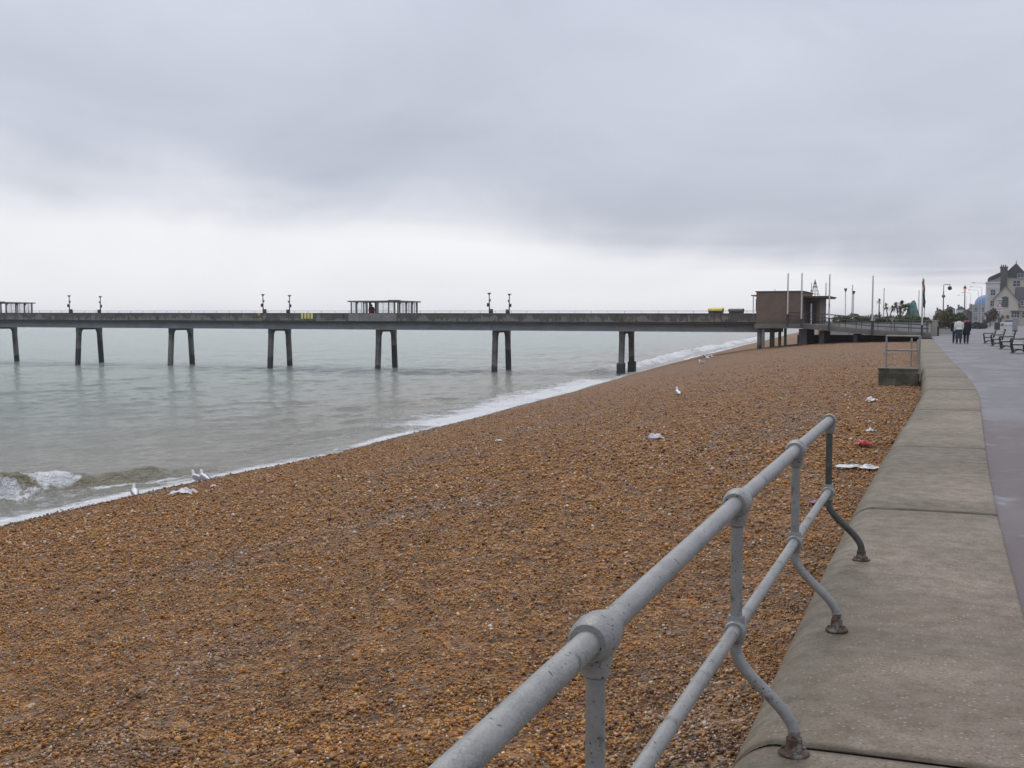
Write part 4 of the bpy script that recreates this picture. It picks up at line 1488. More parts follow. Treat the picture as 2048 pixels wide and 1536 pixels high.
build_raised_bed()
MB().box(-0.34, 0.34, -0.34, 0.34, 0.0, 1.50, 0.02)
t = thing('stone_pillar', 'square beige pillar at the end of the raised bed wall', 'pillar', (-0.93, 118.5, -0.03))
MB().box(-0.32, 0.32, -0.32, 0.32, 0.0, 1.40, 0.015).build('shaft', 'beige_pillar', t)
MB().box(-0.38, 0.38, -0.38, 0.38, 1.401, 1.52, 0.02).build('cap', 'beige_pillar', t)
t = thing('bollard', 'black bollard beside the beige pillar', 'bollard', (-0.55, 117.0, -0.03))
MB().lathe([(0.12, 0), (0.12, 0.1), (0.09, 0.14), (0.085, 0.75), (0.11, 0.78), (0.11, 0.84), (0.06, 0.92)], n=12).build('post', 'steel_dark', t, True)
MB().lathe([(0.045, 0.92), (0.075, 0.97), (0.07, 1.03), (0.02, 1.07)], n=12).build('knob', 'steel_mid', t, True)

grp = 'shrubs filling the raised bed'
_sh = [(-9.6, 114.5, 'low green shrub at the left end of the raised bed', 'leaf_green', [(0, 0, 0.35, 0.7, 0.8, 0.45), (0.6, 0.3, 0.3, 0.6, 0.7, 0.40)]),
       (-8.2, 114.0, 'rounded green shrub on the raised bed near the thin pale lamp post', 'leaf_green', [(0, 0, 0.45, 0.8, 0.8, 0.55), (0.8, 0.2, 0.35, 0.7, 0.7, 0.45)]),
       (-6.4, 113.6, 'dark green shrub on the raised bed left of the thin palm', 'leaf_dark', [(0, 0, 0.35, 1.0, 0.8, 0.50), (0.9, 0.2, 0.3, 0.7, 0.7, 0.42)]),
       (-4.6, 113.4, 'spreading green shrub below the palms on the raised bed', 'leaf_green', [(0, 0, 0.35, 1.0, 0.8, 0.50), (0.9, 0.3, 0.35, 0.8, 0.7, 0.48), (-0.8, 0.1, 0.3, 0.7, 0.6, 0.40)]),
       (-2.9, 113.3, 'leafy green shrub in front of the green bronze sculpture', 'leaf_green', [(0, 0, 0.32, 0.9, 0.8, 0.48), (0.8, 0.2, 0.28, 0.7, 0.7, 0.40)]),
       (-1.7, 113.5, 'yellowish shrub at the right end of the raised bed', 'leaf_olive', [(0, 0, 0.22, 0.55, 0.7, 0.38)])]
for k, (x, y, lab, m, bl) in enumerate(_sh):
    shrub('garden_shrub', lab, (x, y, 1.12), bl, m, 1500, 0.085, 100 + k, grp)
palm('thin single-stemmed cabbage palm, leftmost of the palms', (-5.95, 115.0, 1.10), 2.20, [(0, 0, 0, 0.40, 46), (0.05, -0.1, -1.25, 0.35, 30)], 1)
palm('small double-headed cabbage palm between thin palm and bushy palm', (-5.05, 114.6, 1.10), 1.45, [(-0.25, 0, 0.25, 0.50, 60), (0.35, 0.1, 0.05, 0.48, 60)], 2)
palm('bushy many-headed cabbage palm beside the green bronze sculpture', (-4.05, 114.8, 1.10), 1.55, [(-0.35, 0, 0.2, 0.58, 80), (0.2, 0.1, 0.35, 0.60, 90), (0.05, -0.2, -0.2, 0.55, 70), (0.55, 0, 0.0, 0.5, 60)], 3)


def build_sculpture():
    """a plain verdigris bronze mass on a plinth"""
    root = thing('bronze_sculpture', 'rounded green bronze sculpture among the palms of the raised bed', 'sculpture', (-3.05, 115.6, 1.10))
    MB().box(-0.55, 0.55, -0.45, 0.45, 0.0, 0.42, 0.03).build('plinth', 'beige_pillar', root)
    mb = MB()
    rings = []
    for t, (cx, rx, ry) in zip(np.linspace(0.42, 2.30, 12), [(0.05, 0.62, 0.42), (0.08, 0.66, 0.46), (0.12, 0.66, 0.46), (0.14, 0.62, 0.42), (0.16, 0.58, 0.38), (0.16, 0.56, 0.36), (0.14, 0.55, 0.34), (0.12, 0.52, 0.32), (0.13, 0.44, 0.28), (0.18, 0.32, 0.24), (0.22, 0.22, 0.18), (0.24, 0.06, 0.06)]):
        rings.append([(cx + rx * math.cos(a) * (1 + 0.14 * math.sin(2 * a + 3 * t)), ry * math.sin(a) * (1 + 0.12 * math.sin(3 * a - 2 * t)), t) for a in np.linspace(0, 2 * math.pi, 15)[:-1]])
    mb.loft(rings)
    mb.tube([(-0.1, -0.2, 1.9), (-0.55, -0.25, 1.75), (-0.85, -0.2, 1.6)], [0.2, 0.16, 0.08], 8)
    mb.build('figure', 'verdigris', root, True)


build_sculpture()

for x, y, top, lab in ((-11.84, 124.0, 5.42, 'flagpole standing just left of the ramp flagpole nearest the canopy, further back'),
                       (-9.72, 132.0, 5.42, 'flagpole behind the pair of funnel-topped lamps'),
                       (-7.07, 147.0, 5.44, 'thin distant flagpole rising beside the thin palm'),
                       (-3.05, 150.0, 5.2, 'thin distant flagpole just left of the furled flag')):
    build_flagpole((x, y, -0.03), top, lab, 1.6)


def funnel_lamp(loc, top, label):
    root = thing('funnel_lamp', label, 'lamp post', loc, 0.0, 'funnel-topped lamps of the forecourt')
    h = top - loc[2]
    MB().lathe([(0.09, 0), (0.09, 0.5), (0.05, 0.55), (0.042, h - 0.35)], n=8).build('column', 'lamp_glass', root, True)
    MB().lathe([(0.03, h - 0.36), (0.07, h - 0.30), (0.14, h - 0.12), (0.165, h - 0.03), (0.165, h), (0.05, h + 0.02)], n=12).build('lamp_head', 'steel_mid', root, True)


funnel_lamp((-9.50, 120.0, -0.03), 4.72, 'taller lamp post with funnel-shaped head, left of its pair')
funnel_lamp((-8.70, 120.0, -0.03), 4.45, 'shorter lamp post with funnel-shaped head, right of its pair')


def light_cone():
    root = thing('light_cone', 'pointed cone of wires and small lights showing above the canopy roof', 'decoration', (-11.5, 110.0, -0.03))
    h = 5.36
    mb = MB()
    mb.tube([(0, 0, 0), (0, 0, h)], 0.03, 6)
    mb.build('mast', 'steel_mid', root)
    for k in range(10):
        a = 2 * math.pi * k / 10
        w = MB()
        pts = [(1.45 * (1 - t) * math.cos(a + t * 0.6), 1.45 * (1 - t) * math.sin(a + t * 0.6), h * t) for t in np.linspace(0, 1, 16)]
        w.tube(pts, 0.010, 4)
        for q in pts[7:-1]:
            w.lathe([(0.01, -0.05), (0.05, 0), (0.01, 0.05)], q, n=5)
        w.build('light_string', 'bin_plain' if k % 2 else 'steel_mid', root)
    for z in (1.0, 2.0, 3.0, 4.0, 4.7):
        r_ = 1.45 * (1 - z / h)
        m_ = MB()
        m_.tube([(r_ * math.cos(a), r_ * math.sin(a), z) for a in np.linspace(0, 2 * math.pi, 13)], 0.014, 4)
        m_.build('hoop', 'steel_mid', root)


light_cone()

# low planter wall and shrubs beyond the people
t = thing('planter_wall', 'low whitish planter wall with dark coping left of the people', 'wall', (0.25, 128.0, -0.03))
MB().box(-0.90, 0.95, 0.0, 0.3, 0.0, 0.62).build('wall', 'stucco_wall', t)
MB().box(-0.94, 0.99, -0.03, 0.33, 0.621, 0.72).build('coping', 'wood_frame', t)
MB().box(-0.90, 0.95, 0.31, 8.0, 0.0, 0.60).build('soil', 'soil', t)
grp = 'shrubs behind the planter wall'
shrub('tall_shrub', 'tall olive shrub behind the planter wall left of the people', (-0.4, 131.0, 0.5), [(0, 0, 0.9, 0.85, 0.8, 0.95), (0.6, 0.2, 1.35, 0.55, 0.6, 0.75), (-0.5, 0, 0.6, 0.5, 0.5, 0.5)], 'leaf_olive', 2600, 0.10, 201, grp)
shrub('tall_shrub', 'dark green bush right behind the people', (1.15, 130.6, 0.5), [(0, 0, 0.8, 0.8, 0.7, 0.85), (0.5, 0.2, 1.0, 0.6, 0.6, 0.75)], 'leaf_green', 2400, 0.10, 202, grp)
shrub('tall_shrub', 'spiky brownish bush between tall olive shrub and dark green bush', (0.45, 131.4, 0.5), [(0, 0, 1.1, 0.5, 0.5, 1.0), (0.1, 0, 1.6, 0.3, 0.3, 0.6)], 'leaf_russet', 1500, 0.11, 203, grp)
shrub('low_shrub', 'low dark bush on the promenade right of the people', (5.1, 205.0, -0.05), [(0, 0, 0.55, 1.0, 0.9, 0.60), (0.9, 0.3, 0.5, 0.8, 0.8, 0.52)], 'leaf_dark', 1600, 0.12, 204)


def small_tree(label, loc, h, rad, m, seed):
    root = thing('small_tree', label, 'tree', loc)
    rg = random.Random(seed)
    mb = MB()
    mb.tube([(0, 0, -0.1), (0.05, 0, h * 0.3), (0, 0.05, h * 0.6)], [0.13, 0.10, 0.07], 8)
    bl = []
    for k in range(9):
        a = rg.uniform(0, 6.28)
        r_ = rad * rg.uniform(0.2, 0.75)
        p = (r_ * math.cos(a), r_ * math.sin(a), h * (0.28 + 0.07 * k) * rg.uniform(0.85, 1.1))
        mb.tube([(0, 0, h * 0.35), (p[0] * 0.5, p[1] * 0.5, p[2] * 0.75), p], [0.06, 0.04, 0.015], 5)
        bl.append((p[0], p[1], p[2], rad * rg.uniform(0.3, 0.55), rad * 0.45, rad * rg.uniform(0.3, 0.45)))
    mb.build('trunk', 'bark', root)
    leaves('crown', m, root, bl, 2600, 0.13, seed)


small_tree('small reddish brown tree in front of the white house', (8.7, 250.0, -0.05), 4.3, 1.55, 'leaf_russet', 301)


# ------------------------------------------------------------------ lamps of the promenade
def lantern_lamp(loc, h, label, arm=False, lit=False):
    root = thing('promenade_lamp', label, 'lamp post', loc, 0.0)
    MB().lathe([(0.20, 0), (0.20, 0.25), (0.13, 0.45), (0.11, 1.1), (0.13, 1.15), (0.075, 1.25), (0.055, h - 0.9), (0.08, h - 0.86), (0.05, h - 0.80)], n=10).build('column', 'steel_mid', root, True)
    if arm:
        mb = MB()
        mb.tube([(0, 0, h - 0.85), (0, 0, h - 0.06), (0.08, 0, h), (0.72, 0, h)], 0.04, 6)
        mb.build('bracket', 'steel_mid', root, True)
        mb = MB()
        mb.tube([(0.66, 0, h), (0.66, 0, h - 0.2)], 0.03, 6)
        mb.lathe([(0.03, -0.25), (0.20, -0.15), (0.24, 0.0), (0.20, 0.15), (0.06, 0.24)], (0.66, 0, h - 0.42), n=12)
        mb.build('camera_globe', 'steel_dark', root, True)
        MB().lathe([(0.06, h - 1.55), (0.22, h - 1.38), (0.20, h - 1.28), (0.06, h - 1.12)], n=10).build('collar', 'steel_mid', root, True)
    else:
        MB().lathe([(0.06, h - 0.80), (0.11, h - 0.72), (0.18, h - 0.42), (0.17, h - 0.40)], n=6).build('lantern_glass', 'lamp_glow' if lit else 'lamp_glass', root)
        MB().lathe([(0.22, h - 0.40), (0.20, h - 0.34), (0.10, h - 0.18), (0.04, h - 0.10), (0.03, h)], n=6).build('lantern_roof', 'steel_dark', root)
    return root


lantern_lamp((-0.16, 140.0, -0.03), 5.62, 'lamp column with an arm holding a dark camera globe', arm=True)
lantern_lamp((2.28, 150.0, -0.03), 5.82, 'old-style lamp post with a glowing orange lantern', lit=True)
lantern_lamp((-3.6, 210.0, -0.03), 5.3, 'small distant lantern lamp right of the furled flag')
lantern_lamp((-4.1, 262.0, -0.03), 5.6, 'farthest small lantern lamp right of the furled flag')


def street_lamp(loc, h, arm, label):
    root = thing('street_lamp', label, 'street lamp', loc, 0.0, 'tall street lamps receding along the sea front')
    mb = MB()
    mb.tube([(0, 0, 0), (0, 0, 1.4), (0, 0, h - 0.3), (-0.25, 0, h), (-arm, 0, h + 0.1)], [0.11, 0.09, 0.06, 0.05, 0.04], 7)
    mb.build('column', 'lamp_glass', root, True)
    m_ = MB()
    m_.box(-arm - 0.75, -arm, -0.14, 0.14, h + 0.03, h + 0.17, 0.03)
    m_.build('lamp_head', 'steel_mid', root)


street_lamp((9.05, 290.0, -0.05), 10.2, 2.4, 'tallest street lamp with long arm beside the white house')
street_lamp((8.9, 318.0, -0.05), 10.0, 2.2, 'second tall street lamp along the sea front')
street_lamp((8.9, 350.0, -0.05), 10.0, 2.0, 'third tall street lamp along the sea front')
street_lamp((7.6, 385.0, -0.05), 10.0, 2.0, 'fourth tall street lamp along the sea front')
street_lamp((6.9, 425.0, -0.05), 10.0, 2.0, 'smallest farthest street lamp along the sea front')


# ------------------------------------------------------------------ benches
def build_bench(loc, label):
    """faces the sea (-x); long axis along y"""
    root = thing('promenade_bench', label, 'bench', loc, 0.0, 'benches in a row along the promenade')
    for k in range(4):
        MB().box(-0.30 + 0.125 * k, -0.19 + 0.125 * k, -0.95, 0.95, 0.43 + 0.0, 0.465, 0.008).build('seat_slat', 'bench_wood', root)
    for k in range(3):
        x, z = 0.235 + 0.035 * k, 0.56 + 0.135 * k
        MB().box(x, x + 0.03, -0.95, 0.95, z, z + 0.10, 0.008).build('back_slat', 'bench_wood', root)
    for y in (-0.82, 0.0, 0.82):
        mb = MB()
        mb.tube([(-0.36, y, 0.0), (-0.26, y, 0.04), (-0.30, y, 0.22), (-0.33, y, 0.41)], 0.026, 6)
        mb.tube([(0.34, y, 0.0), (0.26, y, 0.05), (0.22, y, 0.24), (0.25, y, 0.42), (0.38, y, 0.93), (0.42, y, 1.0)], 0.026, 6)
        mb.tube([(-0.34, y, 0.41), (0.0, y, 0.405), (0.26, y, 0.41)], 0.024, 6)
        mb.tube([(-0.28, y, 0.05), (-0.1, y, 0.17), (0.1, y, 0.17), (0.27, y, 0.05)], 0.018, 6)
        mb.tube([(-0.33, y, 0.42), (-0.36, y, 0.62), (-0.30, y, 0.68), (0.0, y, 0.66), (0.31, y, 0.69)], 0.022, 6)
        mb.build('iron_frame', 'steel_dark', root, True)
    return root


build_bench((3.30, 57.9, -0.03), 'nearest promenade bench, cut by the right edge of the photo')
build_bench((3.13, 65.6, -0.03), 'second nearest promenade bench in the row')
build_bench((2.98, 73.2, -0.03), 'third promenade bench from the right')
build_bench((2.80, 80.8, -0.03), 'farthest promenade bench in the row, nearest the people')


# ------------------------------------------------------------------ people
def body_mesh(name, joints, edges, radii, m, parent):
    me = bpy.data.meshes.new(name)
    me.from_pydata(joints, edges, [])
    me.materials.append(MATS[m])
    o = bpy.data.objects.new(name, me)
    COL.objects.link(o)
    o.parent = parent
    md = o.modifiers.new('skin', 'SKIN')
    md.use_smooth_shade = True
    for i, r_ in enumerate(radii):
        me.skin_vertices[0].data[i].radius = (r_, r_)
        me.skin_vertices[0].data[i].use_root = i == 0
    sb = o.modifiers.new('subdivision', 'SUBSURF')
    sb.levels = 1
    sb.render_levels = 1
    return o


def person(loc, rz, label, h=1.68, coat='dark_cloth', coat_to=0.52, legs='dark_cloth', hair='hair_dark', stride=0.14, skirt=None, arm_fwd=0.05, shoulder=0.19, scarf=None):
    root = thing('person', label, 'person', loc, rz)
    k = h / 1.70
    J = [(0, 0, 0.95), (0, 0, 1.12), (0, -0.01, 1.30), (0, -0.01, 1.44), (0, 0.01, 1.53), (0, 0.02, 1.61), (0, 0.015, 1.70),
         (-0.09, 0, 0.90), (-0.10, stride * 0.5, 0.50), (-0.10, stride, 0.09), (-0.11, stride + 0.14, 0.035),
         (0.09, 0, 0.90), (0.10, -stride * 0.3, 0.50), (0.10, -stride, 0.09), (0.11, -stride + 0.14, 0.035),
         (-shoulder, 0, 1.40), (-shoulder - 0.05, -0.03, 1.13), (-shoulder - 0.04, arm_fwd + 0.05, 0.90), (-shoulder - 0.03, arm_fwd + 0.09, 0.80),
         (shoulder, 0, 1.40), (shoulder + 0.05, -0.03, 1.13), (shoulder + 0.04, arm_fwd, 0.90), (shoulder + 0.03, arm_fwd + 0.04, 0.80)]
    E_ = [(0, 1), (1, 2), (2, 3), (3, 4), (4, 5), (5, 6), (0, 7), (7, 8), (8, 9), (9, 10), (0, 11), (11, 12), (12, 13), (13, 14), (3, 15), (15, 16), (16, 17), (17, 18), (3, 19), (19, 20), (20, 21), (21, 22)]
    rad = [0.13, 0.12, 0.14, 0.10, 0.055, 0.085, 0.07, 0.09, 0.065, 0.045, 0.04, 0.09, 0.065, 0.045, 0.04, 0.065, 0.05, 0.04, 0.035, 0.065, 0.05, 0.04, 0.035]
    body_mesh('body', [tuple(c * k for c in q) for q in J], E_, [r_ * k for r_ in rad], 'skin', root)

    def ell(z, rx, ry, cy=0.0, n=16):
        return [(rx * math.cos(a) * k, (cy + ry * math.sin(a)) * k, z * k) for a in np.linspace(0, 2 * math.pi, n + 1)[:-1]]
    z0 = coat_to * 1.7
    m = MB()
    m.loft([ell(z0, 0.24, 0.185), ell(z0 + 0.01, 0.245, 0.19), ell(1.0, 0.215, 0.165), ell(1.14, 0.20, 0.155), ell(1.30, 0.225, 0.165), ell(1.41, 0.215, 0.145), ell(1.47, 0.13, 0.11), ell(1.515, 0.085, 0.085)])
    c = m.build('coat', coat, root, True)
    for s_, a in ((-1, arm_fwd + 0.05), (1, arm_fwd)):
        m = MB()
        m.tube([tuple(q * k for q in p) for p in ((s_ * (shoulder - 0.03), 0, 1.43), (s_ * (shoulder + 0.03), -0.01, 1.34), (s_ * (shoulder + 0.055), -0.03, 1.13), (s_ * (shoulder + 0.045), a, 0.90), (s_ * (shoulder + 0.04), a + 0.02, 0.86))], [0.075 * k, 0.082 * k, 0.072 * k, 0.06 * k, 0.058 * k], 10)
        m.build('sleeve', coat, c, True)
    if skirt:
        m = MB()
        m.loft([ell(0.34, 0.235, 0.20), ell(0.36, 0.24, 0.205), ell(0.65, 0.21, 0.175), ell(0.98, 0.18, 0.14)])
        m.build('skirt', skirt, root, True)
    for s_, dy in ((-1, stride), (1, -stride)):
        m = MB()
        m.tube([tuple(q * k for q in p) for p in ((s_ * 0.09, 0, 0.95), (s_ * 0.095, 0, 0.88), (s_ * 0.10, dy * (0.5 if s_ < 0 else 0.3), 0.50), (s_ * 0.10, dy, 0.10))], [0.10 * k, 0.108 * k, 0.082 * k, 0.068 * k], 10)
        m.build('trouser_leg', legs, root, True)
        m = MB()
        m.loft([[(s_ * 0.105 * k + 0.055 * k * math.cos(a) * w, (dy + 0.06 + 0.14 * math.sin(a) * w) * k, z * k) for a in np.linspace(0, 2 * math.pi, 11)[:-1]] for z, w in ((0.0, 0.95), (0.04, 1.0), (0.085, 0.75), (0.11, 0.5))])
        m.build('shoe', 'gull_black', root, True)
    m = MB()
    m.loft([[(0.098 * w * math.cos(a) * k, (0.005 + 0.112 * w * math.sin(a)) * k, z * k) for a in np.linspace(0, 2 * math.pi, 13)[:-1]] for z, w in ((1.535, 0.70), (1.57, 0.90), (1.64, 1.0), (1.71, 0.86), (1.745, 0.55), (1.76, 0.15))])
    hr = m.build('hair', hair, root, True)
    hr.location = (0, -0.028, 0)
    m = MB()
    m.lathe([(0.004, 0.0), (0.014, -0.03), (0.016, -0.045), (0.004, -0.05)], (0, 0.095 * k, 1.645 * k), n=6)
    m.build('nose', 'skin', root, True)
    if scarf:
        m = MB()
        m.loft([ell(1.43, 0.15, 0.125), ell(1.47, 0.155, 0.13), ell(1.52, 0.11, 0.11)])
        m.tube([(-0.10 * k, -0.12 * k, 1.45 * k), (-0.17 * k, -0.165 * k, 1.3 * k), (-0.19 * k, -0.17 * k, 1.1 * k)], [0.05, 0.06, 0.06], 8)
        m.build('scarf', scarf, root, True)
    return root


person((0.90, 79.9, -0.03), 0.15, 'person in a white jacket and dark skirt walking on the promenade', 1.66, 'white_cloth', 0.56, 'teal_cloth', 'hair_dark', 0.10, 'teal_cloth', 0.12)
person((1.36, 80.1, -0.03), -0.1, 'person in a black knee-length coat with brown hair and pink scarf', 1.70, 'dark_cloth', 0.33, 'dark_cloth', 'hair_brown', 0.14, None, 0.02, scarf='pink_cloth')
person((0.70, 81.4, -0.03), 0.1, 'person in a navy coat and pale trousers left of the white jacket', 1.62, 'navy_cloth', 0.50, 'denim', 'hair_dark', 0.16, None, 0.10)
person((BENTS[2] - 1.05, 100.6, pier_z(BENTS[2])), 0.4, 'person in a red coat standing inside the pier shelter', 1.68, 'red_cloth', 0.40, 'dark_cloth', 'hair_dark', 0.04)


# ------------------------------------------------------------------ street furniture at the right
t = thing('litter_bin', 'dark green litter bin behind the benches', 'bin', (7.6, 189.0, -0.03))
MB().lathe([(0.40, 0.0), (0.42, 0.05), (0.42, 0.95), (0.46, 0.97), (0.46, 1.02)], n=14).build('body', 'bin_green', t, True)
MB().lathe([(0.46, 1.021), (0.44, 1.12), (0.30, 1.24), (0.05, 1.30)], n=14).build('hood', 'bin_plain', t, True)
t = thing('utility_cabinet', 'tall grey utility cabinet behind the benches at the right edge', 'cabinet', (8.9, 166.2, -0.03))
MB().box(-0.34, 0.34, -0.28, 0.28, 0.0, 0.08).build('plinth', 'pier_dark', t)
MB().box(-0.32, 0.32, -0.25, 0.25, 0.081, 1.62, 0.015).build('body', 'plaster_grey', t)
MB().box(-0.28, 0.28, -0.262, -0.251, 0.15, 1.5).build('door', 'plaster_grey', t)
MB().box(-0.36, 0.36, -0.30, 0.30, 1.621, 1.70, 0.015).build('cap', 'plaster_grey', t)
t = thing('road_sign', 'red triangular road sign above a white and blue plate by the house', 'sign', (8.35, 200.0, -0.03))
MB().lathe([(0.05, 0), (0.05, 4.95)], n=8).build('post', 'steel_mid', t)
MB().box(-0.36, 0.36, -0.09, -0.055, 4.55, 4.95).build('top_plate', 'sign_white', t)
MB().box(-0.33, 0.33, -0.098, -0.0905, 4.60, 4.78).build('blue_band', 'sign_blue', t)
tr = MB().prism([(-0.46, 3.62), (0.46, 3.62), (0.0, 4.42)], -0.09, -0.056, 'y').build('warning_triangle', 'sign_red', t)
MB().prism([(-0.27, 3.73), (0.27, 3.73), (0.0, 4.20)], -0.098, -0.0905, 'y').build('triangle_face', 'sign_white', tr)
lp = MB().box(-0.46, 0.46, -0.09, -0.056, 3.02, 3.56).build('lower_plate', 'sign_white', t)
MB().box(-0.40, 0.40, -0.098, -0.0905, 3.20, 3.36).build('blue_band', 'sign_blue', lp)


# ------------------------------------------------------------------ houses
def window(parent, x0, x1, z0, z1, y, arched=False, frame='sign_white', bars=(1, 2)):
    m = MB()
    if arched:
        w = (x1 - x0) / 2
        cx = (x0 + x1) / 2
        pts = [(x0, z0), (x1, z0)] + [(cx + w * math.cos(a), z1 - w * 0.7 + w * 0.7 * math.sin(a)) for a in np.linspace(0, math.pi, 9)]
        m.prism(pts, y - 0.06, y - 0.02, 'y')
    else:
        m.box(x0, x1, y - 0.06, y - 0.02, z0, z1)
    o = m.build('window', 'window_glass', parent)
    m = MB()
    t_ = 0.06
    nx, nz = bars
    for k in range(nx + 2):
        x = x0 + (x1 - x0) * k / (nx + 1)
        m.box(x - t_ / 2, x + t_ / 2, y - 0.085, y - 0.062, z0, z1 - (0.3 if arched else 0))
    for k in range(nz + 2):
        z = z0 + (z1 - (0.3 if arched else 0) - z0) * k / (nz + 1)
        m.box(x0 - 0.03, x1 + 0.03, y - 0.088, y - 0.064, z - t_ / 2, z + t_ / 2)
    m.build('frame', frame, o)
    m = MB()
    m.box(x0 - 0.12, x1 + 0.12, y - 0.16, y - 0.01, z0 - 0.12, z0 - 0.032)
    m.build('sill', 'plaster_white', o)
    return o


def build_gable_house():
    root = thing('gabled_house', 'cream house with steep front gable, arched window and dark roof', 'house', (12.2, 320.0, -0.05))
    # front gable
    MB().prism([(0, 0), (5.6, 0), (5.6, 6.1), (2.55, 10.0), (0, 7.0)], 0.0, 6.0, 'y').build('wall', 'plaster_cream', root)
    MB().box(5.6, 16.0, 0.6, 8.0, 0, 6.3).build('wall', 'plaster_cream', root)
    m = MB()
    m.prism([(-0.35, 6.72), (2.55, 10.12), (2.55, 10.40), (-0.45, 6.9)], -0.25, 6.0, 'y')
    m.prism([(5.95, 5.78), (2.55, 10.12), (2.55, 10.40), (6.05, 5.95)], -0.25, 6.0, 'y')
    m.build('gable_roof', 'tile_roof', root)
    m = MB()
    m.prism([(0.3, 6.25), (4.3, 10.1), (8.4, 6.25)], 5.0, 16.0, 'x')
    m.build('main_roof', 'slate_roof', root)
    m = MB()
    m.prism([(-0.30, 6.64), (2.55, 9.96), (2.55, 10.1), (-0.35, 6.74)], -0.28, -0.255, 'y')
    m.prism([(5.90, 5.70), (2.55, 9.96), (2.55, 10.1), (5.95, 5.78)], -0.28, -0.255, 'y')
    m.build('barge_board', 'plaster_white', root)
    window(root, 1.60, 3.20, 4.8, 7.6, 0.0, True, 'steel_mid', (1, 4))
    m = MB()
    m.prism([(5.9, 4.9), (5.9, 6.6), (6.9, 7.5), (7.9, 6.6), (7.9, 4.9)], 0.2, 1.5, 'y')
    d = m.build('dormer', 'wood_frame', root)
    window(root, 5.3, 6.3, 5.1, 6.6, -0.0, False, 'wood_frame', (1, 1)) if False else window(root, 6.1, 7.6, 5.2, 6.5, 0.2, False, 'sign_white', (1, 1))
    for x in (4.0, 6.6):
        window(root, x, x + 1.9, 2.05, 3.55, 0.0 if x < 5 else 0.6, False, 'sign_white', (2, 1))
    m = MB()
    m.box(3.8, 8.9, -0.7, 0.0 - 0.003, 3.62, 3.85)
    m.build('shop_canopy', 'steel_dark', root)
    for x in (1.9, 3.1):
        m = MB()
        m.lathe([(0.10, 0), (0.32, 0.15), (0.36, 0.45), (0.25, 0.75), (0.06, 0.9)], (x, -0.45, 1.9), n=9)
        m.build('hanging_basket', 'leaf_russet', root, True)
    m = MB()
    m.box(0.8, 1.7, -0.05, -0.004, 0.0, 2.1)
    m.build('door', 'steel_dark', root)


build_gable_house()


def build_tall_house():
    root = thing('tall_house', 'tall pale house with slate gable and broad chimney behind the gabled house', 'house', (13.8, 336.0, -0.05))
    MB().prism([(0, 0), (12, 0), (12, 14.0), (2.0, 14.0), (0, 13.3)], 0.0, 9.0, 'y').build('wall', 'plaster_cream', root)
    MB().prism([(1.8, 14.9), (2.2, 14.95), (4.1, 16.9), (7.0, 13.5), (7.0, 13.0), (2.2, 13.0)], -0.4, 9.0, 'y').build('gable_roof', 'slate_roof', root)
    MB().prism([(6.9, 13.2), (12.1, 13.2), (12.1, 15.8), (8.4, 16.0)], 0.3, 9.0, 'y').build('rear_roof', 'slate_roof', root)
    c = MB().box(0.2, 1.95, -0.9, 1.2, 0.0, 15.6)
    c.box(0.05, 2.1, -1.05, 1.35, 15.602, 16.0)
    ch = c.build('chimney', 'chimney_stone', root)
    for k in range(3):
        MB().lathe([(0.16, 0), (0.13, 0.5), (0.17, 0.55)], (0.5 + 0.5 * k, 0.1, 16.0), n=8).build('chimney_pot', 'tile_roof', ch, True)
    window(root, 4.5, 6.8, 12.9, 14.0, -0.4, False, 'sign_white', (2, 0))
    window(root, 3.4, 5.2, 10.6, 12.2, 0.0, False, 'sign_white', (1, 1))
    MB().lathe([(0.10, 16.9), (0.10, 17.3), (0.16, 17.35), (0.03, 17.6)], (4.1, 0, 0), n=8).build('finial', 'steel_mid', root)
    # lower wing with a tiled roof falling to the left
    MB().prism([(-2.6, 0), (0.15, 0), (0.15, 13.2), (-2.6, 12.1)], 0.2, 7.0, 'y').build('wing_wall', 'plaster_grey', root)
    MB().prism([(-2.75, 12.12), (0.19, 13.3), (0.19, 14.5), (-2.55, 13.2), (-2.75, 12.9)], 0.0, 7.2, 'y').build('wing_roof', 'slate_roof', root)


mat('chimney_stone', (0.085, 0.078, 0.072), 0.85, 0.2, 0.8)
build_tall_house()


def build_white_block():
    root = thing('white_block', 'narrow white flat-roofed house with moulded bands beside the gabled house', 'house', (10.4, 329.0, -0.05))
    MB().box(0.0, 3.2, 0, 5, 0, 11.3).build('wall', 'plaster_white', root)
    for z, e in ((11.302, 0.2), (9.9, 0.12), (7.2, 0.1)):
        MB().box(-e, 3.2 + e, -e - 0.01, (5 + e) if z > 11 else -0.002, z, z + 0.42).build('moulding', 'plaster_white', root)
    for z in (2.2, 5.2, 8.1):
        window(root, 1.0, 2.2, z, z + 1.5, 0.0, False, 'sign_white', (1, 1))


build_white_block()


def build_dome_house():
    root = thing('domed_building', 'grey building with a blue rounded roof beside the street lamps', 'building', (10.0, 380.0, -0.05))
    MB().box(-2.0, 6.0, 0, 8, 0, 6.3).build('wall', 'plaster_grey', root)
    m = MB()
    rings = []
    for t_ in np.linspace(0, 1, 8):
        a = t_ * math.pi / 2
        r_ = 3.2 * math.cos(a)
        rings.append([(1.9 + max(r_, 0.05) * math.cos(b), 4 + max(r_, 0.05) * math.sin(b), 6.3 + 3.0 * math.sin(a)) for b in np.linspace(0, 2 * math.pi, 19)[:-1]])
    m.loft(rings)
    m.build('dome', 'blue_cover', root, True)
    for x in (-1.4, 0.4, 2.2):
        for z in (1.2, 3.9):
            window(root, x, x + 1.0, z, z + 1.5, 0.0)
    MB().box(-3.6, -2.01, 1, 7, 0, 4.2).build('side_wing', 'tile_roof', root)


build_dome_house()


